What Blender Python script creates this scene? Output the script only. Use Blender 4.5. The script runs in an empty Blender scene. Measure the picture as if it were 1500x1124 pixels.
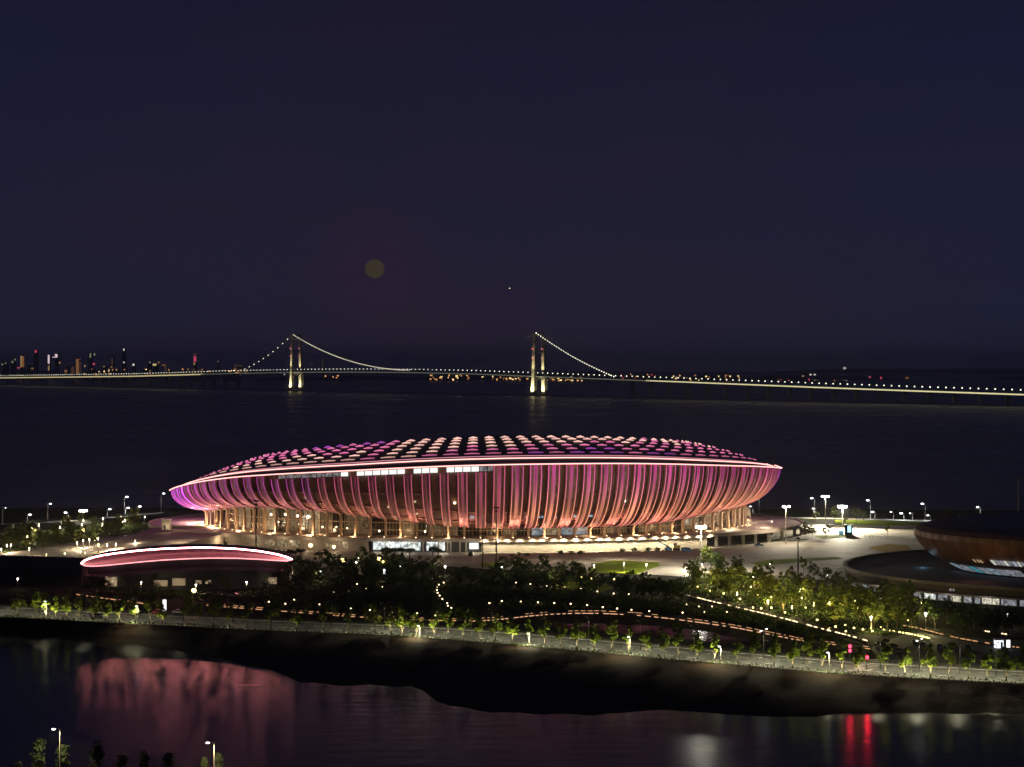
import bpy, math, random
from math import sin, cos, pi, sqrt, radians
from mathutils import Vector, Matrix

S = bpy.context.scene
COL = S.collection
random.seed(11)

# ------------------------------------------------------------------ camera
F, HY, CAMZ = 3032.0, 535.0, 98.0          # focal length in photo pixels, eye-level row, height above the water
cam = bpy.data.cameras.new('camera')
cam.sensor_fit = 'HORIZONTAL'; cam.sensor_width = 36.0
cam.lens = 36.0 * F / 1500.0
cam.shift_y = -(562.0 - HY) / 1500.0
cam.clip_start = 1.0; cam.clip_end = 90000.0
camo = bpy.data.objects.new('camera', cam); COL.objects.link(camo)
camo.location = (0, 0, CAMZ); camo.rotation_euler = (radians(90), 0, 0)
S.camera = camo

# ------------------------------------------------------------------ night sky, moonlight, exposure
MOON = Vector(((549 - 750) / F, 1.0, (HY - 394) / F)).normalized()
w = bpy.data.worlds.new('World'); S.world = w; w.use_nodes = True
nt = w.node_tree; nt.nodes.clear()
N = lambda t: nt.nodes.new(t)
out = N('ShaderNodeOutputWorld'); add = N('ShaderNodeAddShader')
sky = N('ShaderNodeTexSky'); sky.sky_type = 'NISHITA'; sky.sun_disc = False
sky.sun_elevation = radians(-9); sky.sun_rotation = radians(200); sky.dust_density = 2.0
bgs = N('ShaderNodeBackground'); bgs.inputs['Strength'].default_value = 0.06
nt.links.new(sky.outputs[0], bgs.inputs['Color'])
geo = N('ShaderNodeTexCoord')
sep = N('ShaderNodeSeparateXYZ'); nt.links.new(geo.outputs['Generated'], sep.inputs[0])
ramp = N('ShaderNodeValToRGB'); e = ramp.color_ramp.elements
mp = N('ShaderNodeMapRange'); mp.inputs['From Min'].default_value = -0.02; mp.inputs['From Max'].default_value = 0.5
nt.links.new(sep.outputs['Z'], mp.inputs['Value']); nt.links.new(mp.outputs[0], ramp.inputs[0])
e[0].position = 0.0; e[0].color = (.0190, .0168, .0325, 1)
e[1].position = 1.0; e[1].color = (.0066, .0078, .0215, 1)
m_ = ramp.color_ramp.elements.new(0.12); m_.color = (.0150, .0135, .0300, 1)
m_ = ramp.color_ramp.elements.new(0.40); m_.color = (.0086, .0092, .0245, 1)
# faint uneven tint of thin cloud
tn = N('ShaderNodeTexNoise'); tn.inputs['Scale'].default_value = 5.0; tn.inputs['Detail'].default_value = 4.0
mpv = N('ShaderNodeMapping'); mpv.inputs['Scale'].default_value = (1, 1, 4)
nt.links.new(geo.outputs['Generated'], mpv.inputs[0]); nt.links.new(mpv.outputs[0], tn.inputs['Vector'])
cr2 = N('ShaderNodeValToRGB'); cr2.color_ramp.elements[0].position = .42; cr2.color_ramp.elements[1].position = .72
cr2.color_ramp.elements[0].color = (.93, .99, 1.06, 1); cr2.color_ramp.elements[1].color = (1.16, .98, .97, 1)
nt.links.new(tn.outputs[0], cr2.inputs[0])
mul = N('ShaderNodeMixRGB'); mul.blend_type = 'MULTIPLY'; mul.inputs[0].default_value = 1
nt.links.new(ramp.outputs[0], mul.inputs[1]); nt.links.new(cr2.outputs[0], mul.inputs[2])
# red haze round the low moon
dot = N('ShaderNodeVectorMath'); dot.operation = 'DOT_PRODUCT'; dot.inputs[1].default_value = MOON
nrm = N('ShaderNodeVectorMath'); nrm.operation = 'NORMALIZE'
nt.links.new(geo.outputs['Generated'], nrm.inputs[0]); nt.links.new(nrm.outputs[0], dot.inputs[0])
hal = N('ShaderNodeMapRange'); hal.interpolation_type = 'SMOOTHERSTEP'
hal.inputs['From Min'].default_value = cos(radians(2.3)); hal.inputs['From Max'].default_value = 1.0
nt.links.new(dot.outputs['Value'], hal.inputs['Value'])
hp = N('ShaderNodeMath'); hp.operation = 'POWER'; hp.inputs[1].default_value = 1.7; nt.links.new(hal.outputs[0], hp.inputs[0])
mixh = N('ShaderNodeMixRGB'); mixh.blend_type = 'ADD'; mixh.inputs[2].default_value = (.0045, .0004, .0005, 1)
xr = N('ShaderNodeMapRange'); xr.inputs['From Min'].default_value = -.26; xr.inputs['From Max'].default_value = .26; nt.links.new(sep.outputs['X'], xr.inputs['Value'])
xc = N('ShaderNodeValToRGB'); xe = xc.color_ramp.elements; xe[0].color = (.92, 1.0, 1.08, 1); xe[1].color = (.82, 1.04, 1.16, 1); x_ = xe.new(.40); x_.color = (1.04, .96, 1.0, 1); nt.links.new(xr.outputs[0], xc.inputs[0])
mul2 = N('ShaderNodeMixRGB'); mul2.blend_type = 'MULTIPLY'; mul2.inputs[0].default_value = 1; nt.links.new(mul.outputs[0], mul2.inputs[1]); nt.links.new(xc.outputs[0], mul2.inputs[2])
nt.links.new(hp.outputs[0], mixh.inputs[0]); nt.links.new(mul2.outputs[0], mixh.inputs[1])
bgn = N('ShaderNodeBackground'); bgn.inputs['Strength'].default_value = 0.98
nt.links.new(mixh.outputs[0], bgn.inputs['Color'])
nt.links.new(bgs.outputs[0], add.inputs[0]); nt.links.new(bgn.outputs[0], add.inputs[1]); nt.links.new(add.outputs[0], out.inputs[0])

sl = bpy.data.lights.new('moonlight', 'SUN'); sl.energy = 0.00002; sl.angle = radians(0.5); sl.color = (1, .8, .6)
slo = bpy.data.objects.new('moonlight', sl); COL.objects.link(slo)
slo.rotation_euler = MOON.to_track_quat('Z', 'Y').to_euler(); slo.location = (0, 0, 300)

S.view_settings.view_transform = 'Standard'
try: S.view_settings.look = 'None'
except Exception: pass
S.view_settings.exposure = 0.0; S.view_settings.gamma = 1.0; S.view_settings.use_curve_mapping = False
S.render.engine = 'CYCLES'
S.cycles.use_denoising = True
S.cycles.max_bounces = 4; S.cycles.diffuse_bounces = 2; S.cycles.glossy_bounces = 3
S.cycles.transmission_bounces = 2; S.cycles.transparent_max_bounces = 6
S.cycles.caustics_reflective = False; S.cycles.caustics_refractive = False
S.cycles.sample_clamp_indirect = 2.0; S.cycles.sample_clamp_direct = 0.0
S.cycles.use_light_tree = True
S.render.filter_size if hasattr(S.render, 'filter_size') else None

# ------------------------------------------------------------------ helpers
def P(px, py, z=6.0):
    d = F * (CAMZ - z) / (py - HY)
    return Vector(((px - 750.0) * d / F, d, z))
def D(px, py, d):
    return Vector(((px - 750.0) * d / F, d, CAMZ - (py - HY) * d / F))
def lerp(a, b, t): return a + (b - a) * t
def interp(tab, x):
    if x <= tab[0][0]: return tab[0][1]
    for (x0, y0), (x1, y1) in zip(tab, tab[1:]):
        if x <= x1: return y0 + (y1 - y0) * (x - x0) / (x1 - x0)
    return tab[-1][1]

MATS = {}
def leafmat(m):
    t = m.node_tree; b = t.nodes['Principled BSDF']; o = t.nodes['Material Output']; tr = t.nodes.new('ShaderNodeBsdfTranslucent'); mx = t.nodes.new('ShaderNodeMixShader'); mx.inputs[0].default_value = .4
    src = b.inputs['Base Color'].links[0].from_socket; t.links.new(src, tr.inputs['Color']); t.links.new(b.outputs[0], mx.inputs[1]); t.links.new(tr.outputs[0], mx.inputs[2]); t.links.new(mx.outputs[0], o.inputs['Surface'])
def mat(name, col, rough=.7, metal=0.0, var=.25, scale=.3, bump=0.0, bscale=2.0, emit=None, es=0.0, sample=True, attr=None, col2=None, spec=.5):
    if name in MATS: return MATS[name]
    m = bpy.data.materials.new(name); m.use_nodes = True
    t = m.node_tree; b = t.nodes['Principled BSDF']
    b.inputs['Roughness'].default_value = rough; b.inputs['Metallic'].default_value = metal
    b.inputs['Specular IOR Level'].default_value = spec
    c = (*col, 1)
    g = t.nodes.new('ShaderNodeNewGeometry')
    if var > 0:
        n = t.nodes.new('ShaderNodeTexNoise'); n.inputs['Scale'].default_value = scale; n.inputs['Detail'].default_value = 6; n.inputs['Roughness'].default_value = .65
        t.links.new(g.outputs['Position'], n.inputs['Vector'])
        r = t.nodes.new('ShaderNodeValToRGB'); r.color_ramp.elements[0].position = .3; r.color_ramp.elements[1].position = .7
        lo = tuple(x * (1 - var) for x in col); hi = col2 if col2 else tuple(min(1, x * (1 + var)) for x in col)
        r.color_ramp.elements[0].color = (*lo, 1); r.color_ramp.elements[1].color = (*hi, 1)
        t.links.new(n.outputs[0], r.inputs[0]); t.links.new(r.outputs[0], b.inputs['Base Color'])
    else: b.inputs['Base Color'].default_value = c
    if bump > 0:
        n2 = t.nodes.new('ShaderNodeTexNoise'); n2.inputs['Scale'].default_value = bscale; n2.inputs['Detail'].default_value = 4
        t.links.new(g.outputs['Position'], n2.inputs['Vector'])
        bp = t.nodes.new('ShaderNodeBump'); bp.inputs['Strength'].default_value = bump; bp.inputs['Distance'].default_value = .3
        t.links.new(n2.outputs[0], bp.inputs['Height']); t.links.new(bp.outputs[0], b.inputs['Normal'])
    if emit is not None or attr:
        if attr:
            a = t.nodes.new('ShaderNodeAttribute'); a.attribute_name = attr
            t.links.new(a.outputs['Color'], b.inputs['Emission Color'])
        else: b.inputs['Emission Color'].default_value = (*emit, 1)
        b.inputs['Emission Strength'].default_value = es
        if not sample: m.cycles.emission_sampling = 'NONE'
    MATS[name] = m
    return m

class MB:
    def __init__(s): s.v = []; s.f = []; s.c = []; s.usec = False; s.mi = []
    def quad(s, a, b, c, d, col=None):
        i = len(s.v); s.v += [tuple(a), tuple(b), tuple(c), tuple(d)]; s.f.append((i, i+1, i+2, i+3))
        if col is not None: s.usec = True
        s.c += [col or (0, 0, 0)] * 4
    def poly(s, pts):
        i = len(s.v); s.v += [tuple(p) for p in pts]; s.f.append(tuple(range(i, i + len(pts)))); s.c += [(0, 0, 0)] * len(pts)
    def grid(s, rows, closed=False, cols=None):
        i = len(s.v); n = len(rows[0])
        for k, r in enumerate(rows):
            s.v += [tuple(p) for p in r]; s.c += [(0, 0, 0)] * n if cols is None else [tuple(q) for q in cols[k]]
        if cols is not None: s.usec = True
        for a in range(len(rows) - 1):
            for b in range(n if closed else n - 1):
                b2 = (b + 1) % n
                s.f.append((i+a*n+b, i+a*n+b2, i+(a+1)*n+b2, i+(a+1)*n+b))
    def box(s, c, sz, rz=0.0, col=None):
        cx, cy, cz = c; hx, hy, hz = sz[0]/2, sz[1]/2, sz[2]/2; ca, sa = cos(rz), sin(rz)
        i = len(s.v)
        for dz in (-hz, hz):
            for dx, dy in ((-hx, -hy), (hx, -hy), (hx, hy), (-hx, hy)):
                s.v.append((cx + dx*ca - dy*sa, cy + dx*sa + dy*ca, cz + dz))
        s.f += [(i, i+3, i+2, i+1), (i+4, i+5, i+6, i+7)] + [(i+k, i+(k+1) % 4, i+4+(k+1) % 4, i+4+k) for k in range(4)]
        if col is not None: s.usec = True
        s.c += [col or (0, 0, 0)] * 8
    def tube(s, pts, rad, n=6, cap=True, cols=None):
        pts = [Vector(p) for p in pts]; i = len(s.v)
        rs = rad if isinstance(rad, (list, tuple)) else [rad] * len(pts)
        for k, p in enumerate(pts):
            t = (pts[min(k+1, len(pts)-1)] - pts[max(k-1, 0)])
            t = t.normalized() if t.length > 1e-9 else Vector((0, 0, 1))
            u = t.cross(Vector((0, 0, 1)));
            if u.length < 1e-3: u = Vector((1, 0, 0))
            u.normalize(); v = u.cross(t)
            for j in range(n):
                a = 2*pi*j/n; q = p + (u*cos(a) + v*sin(a))*rs[k]
                s.v.append(tuple(q)); s.c.append(tuple(cols[k]) if cols else (0, 0, 0))
        if cols: s.usec = True
        for k in range(len(pts)-1):
            for j in range(n):
                j2 = (j+1) % n
                s.f.append((i+k*n+j, i+k*n+j2, i+(k+1)*n+j2, i+(k+1)*n+j))
        if cap:
            s.f.append(tuple(i+j for j in reversed(range(n)))); s.f.append(tuple(i+(len(pts)-1)*n+j for j in range(n)))
    def ball(s, c, r, n=8, m=5, sq=(1, 1, 1)):
        c = Vector(c); i = len(s.v)
        s.v.append(tuple(c - Vector((0, 0, r*sq[2])))); s.c.append((0, 0, 0))
        for k in range(1, m):
            a = -pi/2 + pi*k/m
            for j in range(n):
                b = 2*pi*j/n
                s.v.append((c.x + r*sq[0]*cos(a)*cos(b), c.y + r*sq[1]*cos(a)*sin(b), c.z + r*sq[2]*sin(a))); s.c.append((0, 0, 0))
        s.v.append(tuple(c + Vector((0, 0, r*sq[2])))); s.c.append((0, 0, 0))
        top = len(s.v) - 1
        for j in range(n): s.f.append((i, i+1+(j+1) % n, i+1+j))
        for k in range(m-2):
            for j in range(n):
                j2 = (j+1) % n; a = i+1+k*n
                s.f.append((a+j, a+j2, a+n+j2, a+n+j))
        a = i+1+(m-2)*n
        for j in range(n): s.f.append((a+j, a+(j+1) % n, top))
    def mesh(s, name, mats, smooth=False):
        me = bpy.data.meshes.new(name); me.from_pydata(s.v, [], s.f)
        for m in (mats if isinstance(mats, (list, tuple)) else [mats]): me.materials.append(m)
        if s.usec:
            at = me.color_attributes.new('led', 'FLOAT_COLOR', 'POINT')
            flat = []
            for c in s.c: flat += [c[0], c[1], c[2], 1.0]
            at.data.foreach_set('color', flat)
        if smooth: me.polygons.foreach_set('use_smooth', [True]*len(me.polygons))
        me.update(); return me
    def build(s, name, mats, parent=None, smooth=False):
        return link(name, s.mesh(name, mats, smooth), parent)

def link(name, data, parent=None, loc=None, rz=None, sc=None):
    o = bpy.data.objects.new(name, data); COL.objects.link(o)
    if parent: o.parent = parent
    if loc is not None: o.location = loc
    if rz is not None: o.rotation_euler = (0, 0, rz)
    if sc is not None: o.scale = sc
    return o
def thing(name, label, cat, loc=(0, 0, 0), rz=0.0, group=None):
    o = bpy.data.objects.new(name, None); COL.objects.link(o); o.location = loc; o.rotation_euler = (0, 0, rz)
    o['label'] = label; o['category'] = cat
    if group: o['group'] = group
    return o
def tag(o, label, cat, group=None):
    o['label'] = label; o['category'] = cat
    if group: o['group'] = group
    return o
def struct(o): o['kind'] = 'structure'; return o
def stuff(o): o['kind'] = 'stuff'; return o
LIGHTS = {}
def lamp(parent, kind, loc, power, col, radius=.25, spot=None, direction=None, blend=.6, key=None):
    k = (kind, round(power, 1), col, radius, spot, blend)
    if k not in LIGHTS:
        l = bpy.data.lights.new('light', kind); l.energy = power; l.color = col; l.shadow_soft_size = radius
        if kind == 'SPOT': l.spot_size = radians(spot); l.spot_blend = blend
        LIGHTS[k] = l
    o = bpy.data.objects.new('light', LIGHTS[k]); COL.objects.link(o)
    if parent: o.parent = parent
    o.location = loc
    if direction is not None: o.rotation_euler = Vector(direction).to_track_quat('-Z', 'Y').to_euler()
    return o
ONES = ('zeroth first second third fourth fifth sixth seventh eighth ninth tenth eleventh twelfth thirteenth fourteenth fifteenth sixteenth '
        'seventeenth eighteenth nineteenth').split()
TENS = {2: ('twentieth', 'twenty'), 3: ('thirtieth', 'thirty'), 4: ('fortieth', 'forty'), 5: ('fiftieth', 'fifty'), 6: ('sixtieth', 'sixty'),
        7: ('seventieth', 'seventy'), 8: ('eightieth', 'eighty'), 9: ('ninetieth', 'ninety')}
def nth(i):
    if i < 20: return ONES[i]
    a, b = divmod(i, 10)
    return TENS[a][0] if b == 0 else TENS[a][1] + '-' + ONES[b]

WARM = (1.0, .62, .26); WARMW = (1.0, .80, .52); COOL = (.82, .92, 1.0); YEL = (1.0, .76, .20); WHITE = (1, .95, .85)

# materials
M_land = mat('park_earth', (.010, .0115, .006), .95, spec=.05, var=.45, scale=.08, bump=.4, bscale=.8)
M_bank = mat('bank_earth', (.034, .0195, .0125), .95, spec=.1, var=.5, scale=.12, bump=.6, bscale=.7)
M_paving = mat('plaza_paving', (.25, .22, .175), .75, var=.34, scale=.045, bump=.1)
M_lawn = mat('lawn_grass', (.15, .20, .012), .95, spec=.03, var=.35, scale=.25, bump=.5, bscale=2)
M_lawny = mat('lawn_dry', (.34, .21, .01), .95, spec=.03, var=.3, scale=.25, bump=.5, bscale=2)
M_road = mat('road_asphalt', (.024, .025, .021), .8, var=.25, scale=.3, bump=.1)
M_path = mat('footpath_paving', (.05, .047, .038), .85, var=.25, scale=.4)
M_paint = mat('road_paint', (.7, .7, .66), .6, var=.2, scale=1.5)
M_kerb = mat('kerb_stone', (.3, .29, .27), .8, var=.2, scale=1)
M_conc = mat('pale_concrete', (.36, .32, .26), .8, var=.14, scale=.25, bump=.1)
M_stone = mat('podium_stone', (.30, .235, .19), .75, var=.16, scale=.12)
M_fin = mat('column_paint', (.44, .315, .21), .55, var=.10, scale=.5)
M_shell = mat('inner_mesh', (.30, .15, .11), .65, metal=.1, var=.35, scale=.25)
M_panel = mat('panel_metal', (.36, .18, .15), .5, metal=.2, var=.2, scale=.6)
M_roof = mat('roof_membrane', (.075, .06, .09), .6, var=.2, scale=.2)
M_dark = mat('dark_metal', (.03, .03, .03), .5, metal=.5, var=.2, scale=1)
M_pole = mat('galvanised_pole', (.22, .21, .2), .5, metal=.6, var=.15, scale=1)
M_polew = mat('painted_pole', (.5, .45, .38), .5, var=.1, scale=1)
M_bark = mat('bark', (.07, .05, .034), .95, var=.4, scale=3)
M_leaf = mat('leaf', (.055, .085, .018), .7, var=.5, scale=.6, col2=(.10, .13, .028), spec=.12)
M_leaf2 = mat('leaf_yellowish', (.085, .11, .014), .7, var=.5, scale=.6, col2=(.12, .14, .02), spec=.12)
M_leaf3 = mat('leaf_deep', (.055, .085, .024), .7, var=.5, scale=.6, spec=.12)
M_leafs = mat('leaf_street', (.13, .18, .022), .7, var=.4, scale=.6, col2=(.18, .23, .03), spec=.12)
M_needle = mat('conifer_leaf', (.04, .06, .02), .75, var=.4, scale=1.2)
for m_ in (M_leafs, M_leaf, M_leaf2, M_leaf3, M_needle): leafmat(m_)
M_glass = mat('dark_glass', (.02, .022, .025), .12, var=.1, spec=.6)
M_brown = mat('arena_panel', (.135, .062, .040), .5, metal=.0, var=.25, scale=.15)
M_aroof = mat('arena_roof', (.05, .055, .085), .5, var=.2, scale=.1)
M_adeck = mat('arena_deck', (.032, .036, .055), .85, var=.3, scale=.1)
M_afas = mat('arena_fascia', (.07, .052, .05), .6, var=.2, scale=.2)
M_aled = mat('arena_ledge', (.12, .095, .085), .7, var=.15, scale=.2)
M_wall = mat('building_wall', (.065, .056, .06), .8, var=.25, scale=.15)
M_tower = mat('bridge_concrete', (.42, .40, .34), .8, var=.1, scale=.02)
M_deck = mat('bridge_deck_steel', (.2, .2, .19), .7, var=.1, scale=.02)
M_city = mat('far_building', (.025, .022, .026), .8, var=.2, scale=.01)
M_hill = mat('far_hill', (.02, .02, .024), 1, var=.3, scale=.002)
M_white = mat('white_paint', (.75, .75, .72), .5, var=.08, scale=1)
M_blue = mat('blue_paint', (.05, .2, .38), .4, var=.1, scale=1)
M_ypaint = mat('yellow_paint', (.6, .38, .03), .4, var=.15, scale=1)
M_carw = mat('silver_car_paint', (.5, .5, .5), .3, metal=.4, var=.05, scale=1)
M_card = mat('dark_car_paint', (.02, .022, .03), .3, metal=.3, var=.05, scale=1)
M_rubber = mat('rubber', (.015, .015, .015), .8, var=.1, scale=2)
E = lambda n, c, s, smp=False: mat(n, (.02, .02, .02), .6, var=0, emit=c, es=s, sample=smp)
E_warm = E('lit_warm_globe', (1, .80, .48), 6.0)
E_white = E('lit_white_head', (1, .97, .9), 7.0)
E_cool = E('lit_cool_head', (.9, .96, 1), 6.0)
E_path = E('lit_path_head', (1, .72, .40), 5.0)
E_flood = E('lit_flood_head', (1, .98, .9), 45.0)
E_yel = E('lit_yellow_head', (1, .75, .25), 7.0)
E_red = E('lit_red', (1, .02, .06), 9.0)
E_led = mat('led_strip', (.03, .02, .02), .6, var=0, attr='led', es=1.0, sample=True)
E_rim = E('rim_light', (1, .44, .40), 2.4, True)
E_win = E('lit_window_white', (.95, 1.0, .95), 1.15)
E_winw = E('lit_window_warm', (1, .74, .40), .7)
E_winb = E('lit_window_blue', (.5, .72, .85), .6)
E_wing = E('lit_window_grey', (.62, .66, .75), .5)
def interior(name, c, s, sc=.35):
    m = mat(name, (.02, .02, .02), .3, var=0, emit=c, es=s, sample=False); t = m.node_tree; b = t.nodes['Principled BSDF']
    g = t.nodes.new('ShaderNodeNewGeometry'); v = t.nodes.new('ShaderNodeTexVoronoi'); v.inputs['Scale'].default_value = sc; v.distance = 'CHEBYCHEV'
    n = t.nodes.new('ShaderNodeTexNoise'); n.inputs['Scale'].default_value = sc*2.2; n.inputs['Detail'].default_value = 3
    t.links.new(g.outputs['Position'], v.inputs['Vector']); t.links.new(g.outputs['Position'], n.inputs['Vector'])
    r = t.nodes.new('ShaderNodeMapRange'); r.inputs['From Min'].default_value = .35; r.inputs['From Max'].default_value = .68; r.inputs['To Min'].default_value = .12*s; r.inputs['To Max'].default_value = s
    t.links.new(n.outputs[0], r.inputs['Value']); mu = t.nodes.new('ShaderNodeMath'); mu.operation = 'MULTIPLY'
    r2 = t.nodes.new('ShaderNodeMapRange'); r2.inputs['From Max'].default_value = 1.0; r2.inputs['To Min'].default_value = 1.15; r2.inputs['To Max'].default_value = .35
    t.links.new(v.outputs['Distance'], r2.inputs['Value']); t.links.new(r.outputs[0], mu.inputs[0]); t.links.new(r2.outputs[0], mu.inputs[1]); t.links.new(mu.outputs[0], b.inputs['Emission Strength'])
    return m
I_warm = interior('interior_warm', (1, .72, .40), .5); I_low = interior('interior_low', (1, .62, .30), .20, .5); I_blue = interior('interior_blue', (.55, .75, .9), .7); I_grey = interior('interior_grey', (.66, .70, .80), .6, .5); I_cream = interior('interior_cream', (1, .93, .72), 1.2, .5); I_white = interior('interior_white', (.92, 1, .96), 1.7, .25)
I_band = interior('interior_band', (.75, .68, .70), .5, .45)
E_foot = E('lit_uplight', (1, .74, .42), 4.0)

# ------------------------------------------------------------------ water, sky bodies, far land
def water(name, pts, rough, s1, s2, d1):
    b = MB(); b.poly(pts)
    m = bpy.data.materials.new(name); m.use_nodes = True; t = m.node_tree; pb = t.nodes['Principled BSDF']
    pb.inputs['Base Color'].default_value = (.006, .008, .012, 1); pb.inputs['IOR'].default_value = 1.33
    g = t.nodes.new('ShaderNodeNewGeometry')
    mp = t.nodes.new('ShaderNodeMapping'); mp.inputs['Scale'].default_value = (.45, 1, 1); t.links.new(g.outputs['Position'], mp.inputs[0])
    n = t.nodes.new('ShaderNodeTexNoise'); n.inputs['Scale'].default_value = s1; n.inputs['Detail'].default_value = 5; t.links.new(mp.outputs[0], n.inputs['Vector'])
    bp = t.nodes.new('ShaderNodeBump'); bp.inputs['Strength'].default_value = 1; bp.inputs['Distance'].default_value = d1
    t.links.new(n.outputs[0], bp.inputs['Height']); t.links.new(bp.outputs[0], pb.inputs['Normal'])
    n2 = t.nodes.new('ShaderNodeTexNoise'); n2.inputs['Scale'].default_value = s2; n2.inputs['Detail'].default_value = 3; t.links.new(mp.outputs[0], n2.inputs['Vector'])
    r = t.nodes.new('ShaderNodeMapRange'); r.inputs['To Min'].default_value = rough*.75; r.inputs['To Max'].default_value = rough*1.25
    t.links.new(n2.outputs[0], r.inputs['Value']); t.links.new(r.outputs[0], pb.inputs['Roughness'])
    return struct(b.build(name, m))
SPLIT = 1180.0
water('river_water', [(-2500, 150, 0), (2500, 150, 0), (2500, SPLIT, 0), (-2500, SPLIT, 0)], .20, .16, .02, .12)
water('sea_water', [(-16000, SPLIT, 0), (16000, SPLIT, 0), (16000, 29000, 0), (-16000, 29000, 0)], .28, .05, .004, .06)

def hills(name, y0, depth, hfun, x0, x1, nx):
    rows = []
    for k in range(7):
        t = k / 6.0; prof = sin(min(1, t*1.15) * pi / 2) if t < .87 else 1.0 - (t-.87)*2
        rows.append([(lerp(x0, x1, i/nx), y0 + depth*t, -1 + (hfun(lerp(x0, x1, i/nx)) + 1)*prof) for i in range(nx+1)])
    b = MB(); b.grid(rows); return struct(b.build(name, M_hill, smooth=True))
def h1(x): return 20 + 14*sin(x*.0011 + 1) + 9*sin(x*.0037) + 5*sin(x*.011)
hills('far_shore', 13200, 1500, h1, -9000, 9000, 160)
def h2(x):
    px = 750 + x*F/24000
    return max(5, 62*math.exp(-((px-1280)/130.)**2) + 40*math.exp(-((px-1560)/150.)**2) + 55*math.exp(-((px+60)/200.)**2) + 20*sin(x*.0013))
hills('far_hills', 24000, 3000, h2, -12000, 14000, 160)

hz = MB(); hz.box((0, 14500, 116), (33000, 30000, 238))
hm = bpy.data.materials.new('haze_air'); hm.use_nodes = True; ht = hm.node_tree; ht.nodes.clear()
ho = ht.nodes.new('ShaderNodeOutputMaterial'); hv = ht.nodes.new('ShaderNodeVolumePrincipled'); hv.inputs['Color'].default_value = (.86, .86, .92, 1); hv.inputs['Density'].default_value = 5.5e-5; hv.inputs['Anisotropy'].default_value = .2
ht.links.new(hv.outputs[0], ho.inputs['Volume'])
hz = hz.build('haze', hm); hz['kind'] = 'stuff'
b = MB(); b.ball((0, 0, 0), 31000*14.0/F, 48, 24)
mo = b.build('moon', mat('moon_surface', (.02, .018, .012), 1, var=0, emit=(.052, .040, .022), es=1, sample=False), smooth=True)
mo.location = Vector((0, 0, CAMZ)) + MOON*31000
mo['label'] = 'dim olive brown full moon low above the lit bridge'; mo['category'] = 'moon'
# give the lunar disc its own maria
t_ = mo.data.materials[0].node_tree; n_ = t_.nodes.new('ShaderNodeTexNoise'); n_.inputs['Scale'].default_value = 3.2
tc_ = t_.nodes.new('ShaderNodeTexCoord'); r_ = t_.nodes.new('ShaderNodeValToRGB')
r_.color_ramp.elements[0].color = (.034, .028, .019, 1); r_.color_ramp.elements[1].color = (.050, .039, .024, 1)
t_.links.new(tc_.outputs['Generated'], n_.inputs['Vector']); t_.links.new(n_.outputs[0], r_.inputs[0]); t_.links.new(r_.outputs[0], t_.nodes['Principled BSDF'].inputs['Emission Color'])

def aeroplane(px, py, d, rz, em, label):
    t = thing('aeroplane', label, 'aeroplane', D(px, py, d), rz)
    b = MB(); b.tube([(-18, 0, 0), (-15, 0, .3), (14, 0, 0), (18, 0, -.4)], [.4, 2, 2, .6], 10); b.build('fuselage', M_dark, t)
    for s in (-1, 1):
        b = MB(); b.poly([(4, s*1.5, -.4), (-1, s*17, .9), (-3.5, s*17, .9), (-3, s*1.5, -.4)]); b.poly([(4, s*1.5, -.7), (-3, s*1.5, -.7), (-3.5, s*17, .8), (-1, s*17, .8)]); b.build('wing', M_dark, t)
    b = MB(); b.box((-16, 0, 3.2), (3, .4, 5)); b.box((-16.5, 0, 1), (2.4, 12, .3)); b.build('tail', M_dark, t)
    b = MB(); b.ball((3, 0, -2.6), 2.8 if em is E_warm else 2.2, 8, 5); b.build('navigation_light', em, t)
aeroplane(746, 422, 15000, .3, E_warm, 'tiny aeroplane with a warm white light right of the moon')
aeroplane(664, 511, 15000, 2.6, E('lit_dull_red', (.5, .06, .10), .8), 'tiny aeroplane with a dull red light between the bridge towers')

# ------------------------------------------------------------------ land
HEDGE = [(-420, 872), (-150, 895), (0, 904), (200, 915), (400, 925), (560, 931), (700, 941), (800, 950), (900, 959), (1000, 969), (1100, 977), (1200, 986), (1300, 992), (1500, 1003), (1700, 1012), (2000, 1026)]
EDGE = [(-420, 905), (-150, 912), (0, 920), (60, 928), (120, 938), (200, 946), (300, 962), (360, 975), (405, 988), (440, 1003), (480, 1008), (560, 1009), (600, 1010), (618, 1016), (632, 1030), (660, 1040), (700, 1048), (760, 1052), (850, 1054), (900, 1051), (945, 1045), (980, 1044), (1030, 1048), (1100, 1053), (1180, 1054), (1230, 1049), (1300, 1047), (1500, 1046), (1700, 1050), (2000, 1055)]
PXS = list(range(-420, 2001, 20))
hl = [P(px, interp(HEDGE, px)) for px in PXS]
wl = [P(px, interp(EDGE, px) + 1.1*sin(px*.09) + .7*sin(px*.23), 0) for px in PXS]
rows = []
for k in range(11):
    t = k / 10.0; row = []
    for a, c in zip(hl, wl):
        q = a.lerp(c, t)
        zz = 6.0*(1-t)**1.6*.95 if t > 0 else 6.0
        if 0 < k < 10: zz += .25*sin(a.x*.13 + k*1.7)*(1-t)
        if k == 10: zz = -.4
        row.append((q.x, q.y, zz))
    rows.append(row)
b = MB(); b.grid([r for r in rows]); struct(b.build('river_bank', M_bank, smooth=True))
COAST = [(-700, 742), (0, 744), (250, 744), (700, 744), (1200, 746), (1500, 748), (2200, 750)]
cl = []
for px in PXS:
    q = P(px, interp(COAST, px)); cl.append(q)
b = MB(); b.grid([hl, [a.lerp(c, .5) for a, c in zip(hl, cl)], cl, [Vector((q.x, q.y + 14, -1)) for q in cl]])
struct(b.build('land', M_land))
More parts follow.
